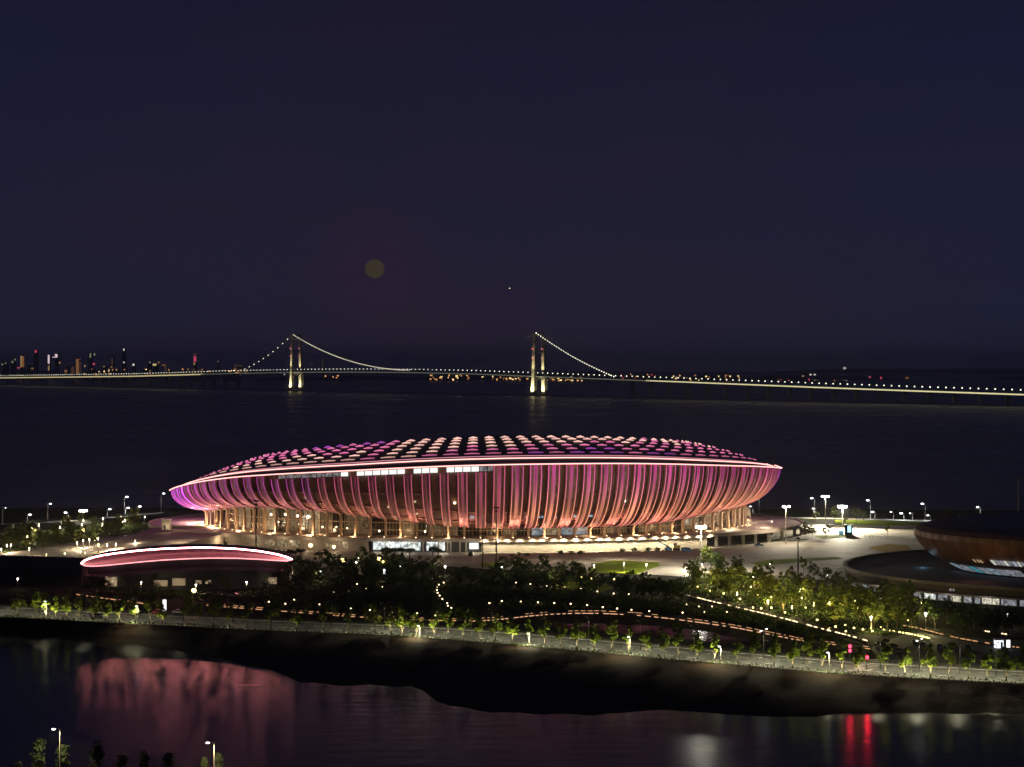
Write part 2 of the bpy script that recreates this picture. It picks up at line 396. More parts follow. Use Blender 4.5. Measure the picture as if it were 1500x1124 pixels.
# near shore under the camera's feet, mostly below the frame
b = MB(); b.grid([[(x, 300, 8) for x in range(-200, 201, 40)], [(x, 440 + 4*sin(x*.05), 6) for x in range(-200, 201, 40)], [(x, 468 + 5*sin(x*.05), -1) for x in range(-200, 201, 40)]])
struct(b.build('near_shore', M_bank, smooth=True))

def sheet(name, pts, m, z, kind=True):
    b = MB(); b.poly([P(px, py, 6.0)[:2] + (z,) if False else (P(px, py).x, P(px, py).y, z) for px, py in pts]); return struct(b.build(name, m))
sheet('plaza', [(-60, 832), (130, 822), (300, 836), (470, 832), (560, 815), (600, 826), (720, 834), (960, 842), (1010, 846), (1230, 850), (1262, 840), (1345, 826), (1420, 800), (1420, 771), (1200, 768), (700, 770), (260, 772), (100, 790), (-60, 800)], M_paving, 6.01)
sheet('lawn', [(868, 826), (900, 821), (965, 824), (966, 829), (930, 842), (860, 838)], M_lawn, 6.02)
sheet('lawn', [(1100, 825), (1130, 820), (1225, 816), (1236, 819), (1190, 822), (1112, 830)], M_lawn, 6.02)
sheet('dry_lawn', [(1270, 803), (1300, 797), (1330, 799), (1336, 808), (1300, 810)], M_lawny, 6.02)
sheet('lawn', [(700, 826), (735, 823), (745, 829), (712, 832)], M_lawn, 6.02)
sheet('lawn', [(1190, 785), (1240, 783), (1255, 787), (1205, 790)], M_lawn, 6.02)
sheet('lawn', [(808, 862), (830, 850), (880, 850), (900, 862), (880, 868)], M_lawn, 6.015)
sheet('lawn', [(1222, 762), (1340, 763), (1370, 770), (1225, 770)], M_lawn, 6.02)
def offset(tab, off, z, pxs):
    base = [P(px, interp(tab, px)) for px in pxs]; outp = []
    for i, p in enumerate(base):
        t = (base[min(i+1, len(base)-1)] - base[max(i-1, 0)]); n = Vector((-t.y, t.x, 0)).normalized()
        q = p + n*off; outp.append(Vector((q.x, q.y, z)))
    return outp
RPX = list(range(-300, 1801, 30))
def strip(name, o0, o1, m, z):
    b = MB(); b.grid([offset(HEDGE, o0, z, RPX), offset(HEDGE, o1, z, RPX)]); return struct(b.build(name, m))
strip('footpath', 1.0, 5.0, M_path, 6.13); strip('footpath', 25.0, 29.0, M_path, 6.13)
strip('road', 5.2, 24.8, M_road, 6.02)
for o in (5.0, 24.8):
    b = MB(); i0 = offset(HEDGE, o, 6.15, RPX); i1 = offset(HEDGE, o+.25, 6.15, RPX); lo0 = [Vector((q.x, q.y, 6)) for q in i0]; lo1 = [Vector((q.x, q.y, 6)) for q in i1]
    b.grid([lo0, i0, i1, lo1]); struct(b.build('kerb', M_kerb))
def along(off, z, step, x0=-240, x1=1750):
    pts = offset(HEDGE, off, z, RPX); res = []; acc = 0
    for p, q in zip(pts, pts[1:]):
        L = (q-p).length; s = (step - acc) if acc else 0
        s = step - acc
        while s <= L:
            res.append((p.lerp(q, s/L), math.atan2((q-p).y, (q-p).x))); s += step
        acc = (acc + L) % step
    return res
for o, st, ln in ((9.0, 9, 4), (19.5, 9, 4)):
    b = MB()
    for p, a in along(o, 6.03, st): 
        c_, s_ = cos(a), sin(a); dx, dy = ln/2*c_, ln/2*s_; ex, ey = -.1*s_, .1*c_
        b.quad((p.x-dx-ex, p.y-dy-ey, 6.03), (p.x+dx-ex, p.y+dy-ey, 6.03), (p.x+dx+ex, p.y+dy+ey, 6.03), (p.x-dx+ex, p.y-dy+ey, 6.03))
    struct(b.build('lane_marking', M_paint))
# zebra crossing near the traffic signal
b = MB()
base = P(1262, 983); cz = P(1284, 966)
for k in range(9):
    q = base.lerp(cz, (k+.5)/9); b.box((q.x, q.y, 6.032), (5.5, .5, .004), -.5)
struct(b.build('crossing_marking', M_paint))
b = MB(); b.poly([(P(px, py).x, P(px, py).y, 6.012) for px, py in [(1275, 950), (1330, 926), (1420, 935), (1560, 942), (1560, 978), (1380, 976), (1290, 968)]])
struct(b.build('car_park', M_road))
pond_pts = [(800, 916), (850, 913), (920, 914), (990, 920), (1060, 928), (1125, 938), (1150, 945), (1110, 947), (1040, 940), (960, 932), (880, 926), (820, 922)]
b = MB(); b.poly([(P(x, y).x, P(x, y).y, 6.014) for x, y in pond_pts])
pm = bpy.data.materials.new('pond_water'); pm.use_nodes = True; pb_ = pm.node_tree.nodes['Principled BSDF']; pb_.inputs['Base Color'].default_value = (.01, .01, .012, 1); pb_.inputs['Roughness'].default_value = .12; pb_.inputs['IOR'].default_value = 1.33; pb_.inputs['Specular IOR Level'].default_value = .12
pt_ = pm.node_tree; df_ = pt_.nodes.new('ShaderNodeBsdfDiffuse'); df_.inputs['Color'].default_value = (.008, .009, .006, 1); mx_ = pt_.nodes.new('ShaderNodeMixShader')
nz_ = pt_.nodes.new('ShaderNodeTexNoise'); nz_.inputs['Scale'].default_value = .12; gg_ = pt_.nodes.new('ShaderNodeNewGeometry'); rr_ = pt_.nodes.new('ShaderNodeMapRange'); rr_.inputs['From Min'].default_value = .4; rr_.inputs['From Max'].default_value = .7; rr_.inputs['To Min'].default_value = .05; rr_.inputs['To Max'].default_value = .45
pt_.links.new(gg_.outputs['Position'], nz_.inputs['Vector']); pt_.links.new(nz_.outputs[0], rr_.inputs['Value']); pt_.links.new(rr_.outputs[0], mx_.inputs[0])      # matt near-black mixed in unevenly to dim the pond's reflection
pt_.links.new(df_.outputs[0], mx_.inputs[1]); pt_.links.new(pb_.outputs[0], mx_.inputs[2]); pt_.links.new(mx_.outputs[0], pt_.nodes['Material Output'].inputs['Surface'])
struct(b.build('pond', pm))
# coast road behind
def ribbon_px(name, pts, wid, z, m):
    q = [P(x, y) for x, y in pts]; A = [Vector((p.x, p.y - wid/2, z)) for p in q]; B = [Vector((p.x, p.y + wid/2, z)) for p in q]
    b = MB(); b.grid([A, B]); return struct(b.build(name, m))
ribbon_px('coast_road', [(-80, 775), (0, 768), (60, 766), (120, 762), (180, 757), (240, 751)], 12, 6.03, M_paving)
ribbon_px('coast_road', [(1080, 757), (1200, 759), (1300, 762), (1400, 764), (1560, 766)], 12, 6.03, M_paving)

# ------------------------------------------------------------------ stadium
CX, CY = -19.5, 1130.0
RA, RB = 166.0, 130.0
RIM = [(247, 721), (252, 716), (263, 712.5), (280, 708), (330, 700), (390, 695.5), (450, 692.5), (530, 689), (596, 685), (716, 681), (860, 679), (960, 679.2), (1056, 682), (1110, 683.3), (1135, 684.6), (1145, 686), (1149, 688.5)]
TH = [pi*k/720 for k in range(721)]
ZT = []
for th in TH:      # from right end (0) over the front (pi/2) to the left end (pi)
    Y = CY - RB*sin(th); px = 750 + (CX + RA*cos(th))*F/Y
    ZT.append(CAMZ - (interp(RIM, px) - HY)*Y/F)
ZS = []
for i in range(721):
    lo, hi = max(0, i-28), min(720, i+28); ZS.append(sum(ZT[lo:hi+1])/(hi-lo+1))
def zrim(th):
    c = math.acos(max(-1, min(1, cos(th)))); f = c/pi*720; i = min(719, int(f)); return lerp(ZS[i], ZS[i+1], f-i)
def ell(a, bb, th, z): return Vector((CX + a*cos(th), CY - bb*sin(th), z))
ZB = [(-1, 19.5), (-.96, 21.0), (-.9, 23.2), (-.8, 25.0), (-.66, 25.6), (-.5, 24.6), (-.36, 22.6), (-.22, 20.6), (-.1, 18.6), (0, 17.4), (.1, 17.1), (.5, 17.3), (.65, 18.3), (.77, 20.4), (.86, 22.3), (1, 23.8)]
def zbot(th): return interp(ZB, cos(th))
AB, BB = 146.0, 107.0
def hull(th, u, off=0.0):
    """point on the bowl's outer surface: u = 0 at the rim, 1 at its foot; off moves it outwards"""
    n = 1.55 + .35*max(0, -cos(th)) + .25*abs(sin(th))
    a = u*pi/2; ca = max(0.0, cos(a))**(2/n*.93); sa = sin(a)**(2/n*.93)
    A = AB + (RA - 1.2 - AB)*ca + off; B = BB + (RB - 1.2 - BB)*ca + off
    z = zrim(th) - .4 - (zrim(th) - .4 - zbot(th))*sa
    return ell(A, B, th, z)
# bays of equal length along the rim
NB = 104
arc = [0.0]; MM = 4000
for i in range(MM):
    a0, a1 = 2*pi*i/MM, 2*pi*(i+1)/MM
    arc.append(arc[-1] + sqrt((RA*(cos(a1)-cos(a0)))**2 + (RB*(sin(a1)-sin(a0)))**2))
def theta_at(s):
    s = (s % 1.0)*arc[-1]; lo, hi = 0, MM
    while hi - lo > 1:
        m = (lo+hi)//2
        if arc[m] <= s: lo = m
        else: hi = m
    return 2*pi*(lo + (s-arc[lo])/(arc[hi]-arc[lo]))/MM
stad = thing('stadium', 'large oval stadium with pink and purple lit ribbon facade and glowing rim', 'stadium', (0, 0, 0))

def led_col(th, t, rnd):
    """colour shown by the facade lighting at height t (0 rim .. 1 foot)"""
    x = -cos(th)                        # +1 left end, -1 right end
    if x > .93 or x < -.975:
        top, mid, bot = (.46, .05, .64), (.56, .09, .56), (.85, .32, .60)
    elif x > .45:
        top, mid, bot = (.32, .03, .27), (.44, .08, .22), (.74, .25, .27)
    elif x > -.1:
        top, mid, bot = (.36, .05, .14), (.46, .11, .10), (.70, .22, .17)
    else:
        top, mid, bot = (.38, .035, .19), (.66, .235, .115), (.70, .17, .19)
    if rnd > .92 and x < .93: top = (.27, .03, .25)
    t = min(1, t*1.05); f = (t/.55)**1.6 if t < .55 else 0
    return tuple(lerp(a, c, f) for a, c in zip(top, mid)) if t < .55 else tuple(lerp(a, c, ((t-.55)/.45)**1.3) for a, c in zip(mid, bot))
def gain(th):
    x = -cos(th)
    return interp([(-1, 1.7), (-.97, 1.3), (-.9, 1.0), (-.5, 1.15), (-.2, .95), (.05, .70), (.3, .62), (.55, .72), (.78, 1.0), (.9, 1.6), (.96, 2.4), (1, 3.2)], x)

inner = MB(); rows = []
for i in range(121):
    pass
US = [k/12.0 for k in range(13)]
for u in US: rows.append([hull(2*pi*i/208, max(u, .0), -2.2) for i in range(208)])
inner.grid(rows, closed=True); inner.build('inner_shell', M_shell, stad, smooth=True)
b = MB()
for u in (.30, .52, .70): b.tube([hull(2*pi*i/208, u, -1.7) for i in range(209)], .32, 4, cap=False)
b.build('floor_band', M_panel, stad)
b = MB(); b.grid([[ell(AB-1, BB-1, 2*pi*i/208, zbot(2*pi*i/208)-.1) for i in range(208)], [ell(118, 80, 2*pi*i/208, zbot(2*pi*i/208)+.2) for i in range(208)]], closed=True); b.build('soffit', M_fin, stad)

SEG = 14
for k in range(NB):
    th0 = theta_at((k + .13)/NB); th1 = theta_at((k + .87)/NB)
    if th1 < th0: th1 += 2*pi
    thm = (th0+th1)/2; front = sin(thm) > -.18
    x = -cos(thm); wfac = interp([(-1, 1), (-.1, .98), (.1, .66), (.5, .62), (.75, .85), (.88, 1), (1, 1)], x) if front else .9
    hw = (th1-th0)/2*wfac; th0, th1 = thm-hw, thm+hw
    pxc = 750 + (CX + RA*cos(thm))*F/(CY - RB*sin(thm)); u0 = .066 if front and 392 < pxc < 722 else 0.0
    us = [u0 + (1-u0)*i/SEG for i in range(SEG+1)]
    # each ribbon is folded: two raised edges and a shallow valley
    prof = [(0, .0), (.09, .55), (.5, -.15), (.91, .55), (1, .0)]
    b = MB(); b.grid([[hull(lerp(th0, th1, q), u, o) for q, o in prof] for u in us])
    b.grid([[hull(lerp(th0, th1, q), u, o-.25) for q, o in reversed(prof)] for u in us])
    pn = b.build('facade_panel', M_panel, stad)
    if front:
        rnd = random.random(); gk = gain(thm)*random.uniform(.9, 1.35)
        wth = .40/160.
        for q in (.09, .91):
            c = lerp(th0, th1, q); b = MB(); cols = [[tuple(v*gk*1.75 for v in led_col(thm, u, rnd))]*2 for u in us]
            b.grid([[hull(c-wth/2*1.0, u, .62), hull(c+wth/2, u, .62)] for u in us], cols=cols); b.build('led_strip', E_led, pn)
        b = MB(); nq = 5 if wfac > .75 else 3
        soft = interp([(-1, 1.0), (-.15, .85), (.08, .42), (.5, .30), (.75, .55), (.9, 1.0), (1, 1.0)], x)
        for j in range(nq):
            q = .2 + .6*(j+.5)/nq; c = lerp(th0, th1, q); jr = random.uniform(.7, 1.2)
            cols = [[tuple(v*gk*soft*1.2*jr*(1.0 + .25*sin(u*9+k)) for v in led_col(thm, u, rnd))]*2 for u in us]
            off = .08
            b.grid([[hull(c-wth*.85, u, off), hull(c+wth*.85, u, off)] for u in us], cols=cols)
        b.build('led_mesh', E_led, pn)
    # the rib turns down into a column to the podium
    zb = zbot(thm)
    for cc in ((k+.5),):
        tc = thm; b = MB(); pts = []
        for i in range(9):
            t = i/8.0
            if t < .5: a = t/.5*pi/2; A = lerp(3.0, 0, sin(a)); z = zb + .4 - 2.6*(1-cos(a))
            else: A = 0; z = lerp(zb-2.2, 12.6, (t-.5)/.5)
            pts.append((A, z))
        w2 = .95
        rowsc = []
        for A, z in pts:
            rad = Vector((cos(tc)*BB, -sin(tc)*AB, 0)).normalized(); tan = Vector((-rad.y, rad.x, 0))
            o = ell(AB+.6+A, BB+.6+A, tc, z)
            rowsc.append([o - tan*w2*.5 + rad*.7, o + tan*w2*.5 + rad*.7, o + tan*w2*.5 - rad*.7, o - tan*w2*.5 - rad*.7])
        b.grid(rowsc, closed=True); cn = b.build('column', M_fin, stad)
        if front:
            q = ell(AB+2.6, BB+2.6, tc, 12.85); b = MB(); b.box((0, 0, 0), (.55, .55, .3)); up = b.build('uplight', E_foot, cn); up.location = q
# drum of glazed bays behind the columns
for k in range(NB):
    t0, t1 = theta_at(k/NB), theta_at((k+1)/NB)
    if t1 < t0: t1 += 2*pi
    tm = (t0+t1)/2
    if sin(tm) < -.2: continue
    p0, p1 = ell(136, 97, t0+.002, 0), ell(136, 97, t1-.002, 0); zb = zbot(tm)
    b = MB(); b.quad((p0.x, p0.y, 12.9), (p1.x, p1.y, 12.9), (p1.x, p1.y, zb-.3), (p0.x, p0.y, zb-.3))
    q0, q1 = ell(135.7, 96.7, t0+.002, 0), ell(135.7, 96.7, t1-.002, 0)
    b.quad((q1.x, q1.y, 12.9), (q0.x, q0.y, 12.9), (q0.x, q0.y, zb-.3), (q1.x, q1.y, zb-.3))
    pxm = 750 + ((p0+p1)/2).x*F/((p0+p1)/2).y; r = random.random()
    m = M_glass
    if 775 < pxm < 870: m = I_blue if r < .7 else I_warm
    elif pxm < 470: m = I_warm if r < .14 else I_low if r < .5 else M_glass
    elif r < .12: m = I_warm
    elif r < .5: m = I_low
    b.build('glass_bay', m, stad)
    b = MB(); d_ = (p1-p0); b.tube([(p0.x, p0.y-.3, 12.8), (p0.x, p0.y-.3, zb)], .22, 4); b.box(((p0.x+p1.x)/2, (p0.y+p1.y)/2-.25, 15.4), (d_.length, .25, .35), math.atan2(d_.y, d_.x)); 
    if zb > 20.5: b.box(((p0.x+p1.x)/2, (p0.y+p1.y)/2-.27, 19.0), (d_.length, .25, .5), math.atan2(d_.y, d_.x))
    for f in (.25, .5, .75): q = p0.lerp(p1, f); b.box((q.x, q.y-.2, (12.9+zb)/2), (.16, .16, zb-13.2))
    b.build('mullion', M_fin, stad)
for px, py, r_ in ((396, 754, .9), (403, 757, .8), (419, 754, 1.0), (438, 756, 1.1), (455, 757, 1.3), (476, 772, .7), (408, 765, .6), (497, 772, .6), (513, 774, .6), (560, 778, .8), (590, 776, .5), (626, 779, .8)):
    c_ = D(px, py, 1).x; th_ = math.acos(max(-1, min(1, ((px-750)*1058/F - CX)/141))); q = ell(141, 102, th_, 0); q.z = CAMZ - (py-HY)*q.y/F
    b = MB(); b.ball((0, 0, 0), r_*.62, 8, 5); o = b.build('concourse_lamp', E_warm, stad); o.location = q
# bright glazing just below the rim
for k in range(27):
    px0 = 398 + k*12.2
    th0 = math.acos(max(-1, min(1, ((px0-750)*1005/F - CX)/RA))); th1 = math.acos(max(-1, min(1, ((px0+10.9-750)*1005/F - CX)/RA)))
    if k in (9, 16, 20): continue
    m = E_win if 8 <= k <= 24 else I_band
    b = MB(); b.grid([[hull(lerp(th0, th1, i/2), u, -.5) for i in range(3)] for u in (.006, .03, .058)]); b.build('lit_pane', m, stad)
for px, py, em in [(555, 737, E_winw), (572, 738, E_winw), (611, 738, E_winw), (625, 741, E_warm), (612, 753, E_winw), (662, 737, E_warm), (675, 753, E_warm), (690, 757, E_winb), (772, 756, E_winb), (786, 755, E_winb), (798, 756, E_winb), (812, 754, E_winb), (824, 757, E_winb), (840, 754, E_winb), (917, 728, E_cool), (700, 754, E_winb), (865, 757, E_winb), (446, 726, E_winw), (500, 735, E_winw)]:
    best = None
    for i in range(30, 151):
        th = pi*i/180*1.0
        for u in (.3, .4, .5, .6, .7, .8):
            q = hull(th, u, -1.3); ppx = 750 + q.x*F/q.y; ppy = HY + (CAMZ-q.z)*F/q.y
            dd = (ppx-px)**2 + (ppy-py)**2*1.0
            if best is None or dd < best[0]: best = (dd, q)
    q = best[1]; b = MB(); b.box((q.x, q.y-.5, q.z), (2.0 if em is E_winb else 1.1, .3, .9)); b.build('lit_window', em, stad)
# rim lights, roof edge
NT = 260
def ring(th, r, dz): return ell(RA*r, RB*r, th, zrim(th)+dz)
full = [2*pi*i/NT for i in range(NT+1)]; front_ = [-.12 + (pi+.24)*i/150 for i in range(151)]
b = MB(); b.tube([ring(t, 1.0, 0) for t in front_], .31, 6, cap=False); b.build('rim_light', E_rim, stad)
b = MB(); b.tube([ring(t, .972, 2.7*abs(sin(t))**.7+.2) for t in front_], .31, 6, cap=False); b.build('rim_light', E_rim, stad)
b = MB(); b.grid([[ring(t, .998, -.1) for t in full], [ring(t, .99, 1.2*abs(sin(t))) for t in full], [ring(t, .972, 2.6*abs(sin(t))**.7) for t in full]]); b.build('rim_fascia', M_roof, stad, smooth=True)
b = MB(); b.tube([ring(t, .955, 3.6*abs(sin(t))**.7+.3) for t in front_], .2, 5, cap=False); b.build('rim_light', E('rim_thin_light', (.9, .35, .45), .8, True), stad)
def zcrest(th): return 51.8 + 4.5*sin(th) + 4.9*sin(th)**2 + 3.6*cos(th)
def zroof(th, r):
    ze = zrim(th) + 2.7*abs(sin(th))**.7; zc_ = max(zcrest(th), ze + 4); rc = .70
    if r >= rc: t = (1-r)/(1-rc); return ze + (zc_-ze)*(1 - (1-t)**(1.35 + .1*cos(th)))
    t = (rc-r)/rc; return zc_ - 9.0*t
def roofp(th, r, lift=0): return ell(RA*.97*r, RB*.97*r, th, zroof(th, r) + lift)
RS = [1.0, .96, .91, .86, .81, .76, .72, .69, .60, .48]
NR = 82
for k in range(NR):
    t0, t1 = theta_at(k/NR), theta_at((k+1)/NR)
    if t1 < t0: t1 += 2*pi
    tm = (t0+t1)/2
    b = MB(); b.grid([[roofp(t0, r), roofp(tm, r, .15*r), roofp(t1, r)] for r in RS]); b.grid([[roofp(t1, r, -.5), roofp(t0, r, -.5)] for r in RS])
    rp = b.build('roof_panel', M_roof, stad)
    if sin(tm) < -.12: continue
    x = -cos(tm)
    for j in range(6):
        r = [.945, .90, .855, .808, .762, .718][j]; t = j/5.0      # t: 0 near the rim, 1 at the crest
        PE, MA, PU = Vector((1.0, .55, .46)), Vector((.74, .17, .36)), Vector((.36, .06, .40))
        ph = interp([(-1, .45), (-.85, .2), (-.6, .55), (-.35, .95), (-.12, .75), (.06, .25), (.25, 0), (.42, -.55), (.7, -.75), (.9, -.2), (1, .3)], x)
        v = ph*(2*t-1)*1.1 + (.55 if abs(x) < .3 else .15) + .18*sin(k*1.7 + j*.8)
        c = PE if v > .35 else MA if v > -.45 else PU
        g = random.uniform(.95, 1.35)
        if j == 0: g *= .6
        c = tuple(q*g for q in c)
        dr = .0012; f0 = .22 if j else .14; pk = .28 + .42*t
        ta, tb = lerp(t0, t1, f0), lerp(t0, t1, 1-f0)
        b = MB(); b.grid([[roofp(ta, r+dr, .2), roofp(tm, r+dr, .22), roofp(tb, r+dr, .2)], [roofp(ta, r+dr, .50), roofp(tm, r+dr, .50+pk), roofp(tb, r+dr, .50)], [roofp(ta, r-dr, .48), roofp(tm, r-dr, .48+pk), roofp(tb, r-dr, .48)]], cols=[[c]*3]*3)
        b.build('roof_light', E_led, rp)
# warm lights under the bowl
for k in range(0, NB, 3):
    tm = theta_at((k+.5)/NB)
    if sin(tm) < -.15: continue
    x = -cos(tm); pw = interp([(-1, 900), (-.6, 1100), (-.2, 1300), (0, 900), (.3, 700), (.6, 1300), (.85, 1800), (1, 2200)], x)
    lamp(stad, 'POINT', ell(AB+4.0, BB+4.0, tm, 13.5), pw*(2.6 if x > .45 else 1.5), (1.0, .62, .32), .4)
    if k % 6 == 0: lamp(stad, 'POINT', ell(141, 102, tm, 15.0), 900, (1.0, .62, .30), .4)
for k in range(2, NB, 3):  # added wash spots along the deck edge, to brighten the facade and its gaps
    tm = theta_at((k+.5)/NB)
    if sin(tm) < .05: continue
    x = -cos(tm); q = ell(AB+12 if abs(x) > .6 else AB+9, BB+8.3, tm, 13.4); tgt = hull(tm, .45)
    pw = interp([(-1, 7000), (-.4, 11000), (-.1, 8000), (.2, 5000), (.5, 5000), (.8, 8000), (1, 9000)], x)
    lamp(stad, 'SPOT', q, pw, (1, .40, .28), .5, spot=120, direction=tgt - q, blend=.9)
for th, c, pw in [(3.10, (1, .62, .45), 9000), (3.0, (.9, .5, .7), 5000), (.10, (1, .5, .5), 3500)]:
    lamp(stad, 'POINT', ell(AB+9, BB+9, th, 16.5), pw, c, .6)

# podium
pod = MB()
PA, PB = 178.0, 116.5
def pod_r(th):                           # the deck reaches out to the right into a footbridge landing
    x = cos(th); return 1 + .02*sin(3*th)
ths = [2*pi*i/180 for i in range(180)]
pod.grid([[ell(PA-1, PB-1, t, 11.3) for t in ths], [ell(PA, PB, t, 11.3) for t in ths], [ell(PA, PB, t, 13.0) for t in ths], [ell(PA-.35, PB-.35, t, 13.0) for t in ths], [ell(PA-.35, PB-.35, t, 12.7) for t in ths], [ell(100, 60, t, 12.72) for t in ths]], closed=True)
struct(pod.build('podium', M_stone))
b = MB(); b.grid([[ell(PA-.9, PB-.9, t, 11.3) for t in ths], [ell(PA-8, PB-8, t, 11.28) for t in ths]], closed=True); struct(b.build('podium_soffit', M_conc))
wall = thing('podium_wall', 'long pale floodlit retaining wall under the stadium deck', 'wall')
def pod_px(px):
    best = None
    for i in range(0, 361):
        th = pi*i/360.; q = ell(PA-3.2, PB-3.2, th, 6); d = abs(750 + q.x*F/q.y - px)
        if best is None or d < best[0]: best = (d, th)
    return best[1]
def wallseg(pa, pb, m, name, parent, off=3.2, z0=5.9, z1=11.28, n=3):
    ta, tb = pod_px(pa), pod_px(pb); b = MB()
    b.grid([[ell(PA-off, PB-off, lerp(ta, tb, i/n), z0) for i in range(n+1)], [ell(PA-off, PB-off, lerp(ta, tb, i/n), z1) for i in range(n+1)]]); return b.build(name, m, parent)
for a in range(706, 1036, 30): wallseg(a, a+30, M_conc, 'wall_panel', wall)
for a in range(236, 540, 38): wallseg(a, min(540, a+38), M_stone, 'wall_panel', wall)
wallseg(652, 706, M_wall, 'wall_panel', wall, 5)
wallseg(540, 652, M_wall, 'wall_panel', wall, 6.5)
for a, c in ((546, 578), (580, 617), (622, 651)): wallseg(a, c, I_white, 'lit_window', wall, 5.0, 6.7, 11.0)
wallseg(688, 703, E_win, 'lit_window', wall, 4.2, 7.5, 10.6)
for a, c in ((372, 384), (388, 402), (406, 420), (424, 440), (478, 488), (494, 500), (503, 510)): wallseg(a, c, I_warm, 'lit_window', wall, 2.9, 7.2, 10.6)
for px in (642, 660, 672, 684, 618.5, 654): 
    t = pod_px(px); b = MB(); q = ell(PA-4, PB-4, t, 0); b.box((q.x, q.y, 8.6), (.8, .8, 5.3)); b.build('pier', M_conc, wall)
for px in range(1052, 1180, 19):
    t = pod_px(px); q = ell(PA-4, PB-4, t, 0); b = MB(); b.box((q.x, q.y, 8.6), (1.5, 2.2, 5.3)); tag(b.build('deck_pier', M_conc), nth((px-1052)//19+1)+' concrete pier from the left under the right end of the deck', 'pier', 'piers under the stadium deck')
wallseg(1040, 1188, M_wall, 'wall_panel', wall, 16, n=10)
for px in range(712, 1034, 16):           # wall washers hung out from the deck edge
    t = pod_px(px); q = ell(PA+1.6, PB+1.6, t, 12.2)
    lamp(wall, 'SPOT', q, 5200 if 820 < px < 1000 else 3000, (1, .84, .56), .3, spot=150, direction=(-cos(t)*.5, sin(t)*.9, -1), blend=.9)
for px in (560, 600, 650, 690):  # unseen fill lamps, added to brighten the wall
    t = pod_px(px); lamp(wall, 'POINT', ell(PA+4, PB+4, t, 9.0), 900, (1, .90, .72), .3)
for px in (262, 300, 340, 380, 420, 460, 500):
    t = pod_px(px); lamp(wall, 'POINT', ell(PA+3.5, PB+3.5, t, 9.5), 1100, (1, .80, .5), .3)
for px, py, pw in ((860, 824, 3200), (900, 820, 3600), (950, 822, 3200), (990, 826, 1800), (1040, 820, 1300), (800, 822, 1800), (740, 824, 1500), (640, 822, 900), (1070, 768, 4000), (1120, 765, 4000), (1140, 772, 2500), (262, 778, 3000)):  # added lamps without fixtures, to brighten the paving and the deck
    lamp(wall, 'POINT', P(px, py, 15.5) if py < 780 else P(px, py) + Vector((0, 0, 7)), pw, (1, .82, .58), .3)
# curved planter walls and kiosks on the deck
b = MB(); c0 = P(1098, 765, 12.7)
arcp = [Vector((c0.x + 13*cos(a), c0.y - 13*sin(a)*.9, 0)) for a in [pi*(.12+.8*i/16) for i in range(17)]]
b.grid([[Vector((p.x, p.y, 12.7)) for p in arcp], [Vector((p.x, p.y, 14.0)) for p in arcp], [Vector((p.x + (c0.x-p.x)*.05, p.y + (c0.y-p.y)*.05, 14.0)) for p in arcp], [Vector((p.x + (c0.x-p.x)*.05, p.y + (c0.y-p.y)*.05, 12.7)) for p in arcp]])
tag(b.build('planter_wall', M_white), 'low curved white planter wall on the deck right of the stadium', 'planter')
c0 = P(282, 772, 12.7); b = MB()
arcp = [Vector((c0.x + 14*cos(a), c0.y - 14*sin(a)*.8, 0)) for a in [pi*(.05+.9*i/16) for i in range(17)]]
b.grid([[Vector((p.x, p.y, 12.7)) for p in arcp], [Vector((p.x, p.y, 14.2)) for p in arcp], [Vector((p.x + (c0.x-p.x)*.05, p.y + (c0.y-p.y)*.05, 14.2)) for p in arcp], [Vector((p.x + (c0.x-p.x)*.05, p.y + (c0.y-p.y)*.05, 12.7)) for p in arcp]])
tag(b.build('planter_wall', M_conc), 'low curved pale planter wall under the stadium left tip', 'planter')
for px, py, lab in ((1093, 757, 'small pale vent kiosk on the deck behind the planter wall'), (244, 776, 'small pale vent kiosk at the left end of the deck')):
    q = P(px, py, 12.7); t = thing('kiosk', lab, 'kiosk', q)
    b = MB(); b.box((0, 0, 2.6), (4.4, 4, 5.2)); b.build('wall', M_conc, t)
    b = MB(); b.box((0, 0, 5.35), (5, 4.6, .3)); b.build('roof', M_white, t)
    b = MB(); b.box((-.6, -2.04, 1.1), (1.1, .1, 2.2)); b.build('door', M_dark, t)
    lamp(t, 'POINT', (1, -4.0, 2.0), 250, WARMW, .3)
# ramp from deck down to the left plaza
b = MB(); A = [P(232, 776, 12.7), P(300, 786, 12.7)]; ra = ell(PA-2, PB-2, pod_px(236), 12.6); rb = ell(PA-2, PB-2, pod_px(330), 12.6)
g0, g1 = P(120, 806, 6.05), P(190, 818, 6.05)
b.grid([[ra, rb], [ra.lerp(g0, .5), rb.lerp(g1, .5)], [g0, g1]]); b.grid([[g1, rb], [Vector((g1.x, g1.y, 5.9)), Vector((rb.x, rb.y, 5.9))]]); struct(b.build('ramp', M_stone))
# landing on the right: deck runs on to the plaza
b = MB(); ra = ell(PA-2, PB-2, pod_px(1168), 12.65); rb = ell(PA-2, PB-2, .28, 12.65)
g0, g1 = P(1200, 779, 6.05), P(1226, 769, 6.05)
b.grid([[ra, rb], [g0, g1]]); b.grid([[g0, ra], [Vector((g0.x, g0.y, 5.9)), Vector((ra.x, ra.y, 5.9))]]); struct(b.build('ramp', M_stone))

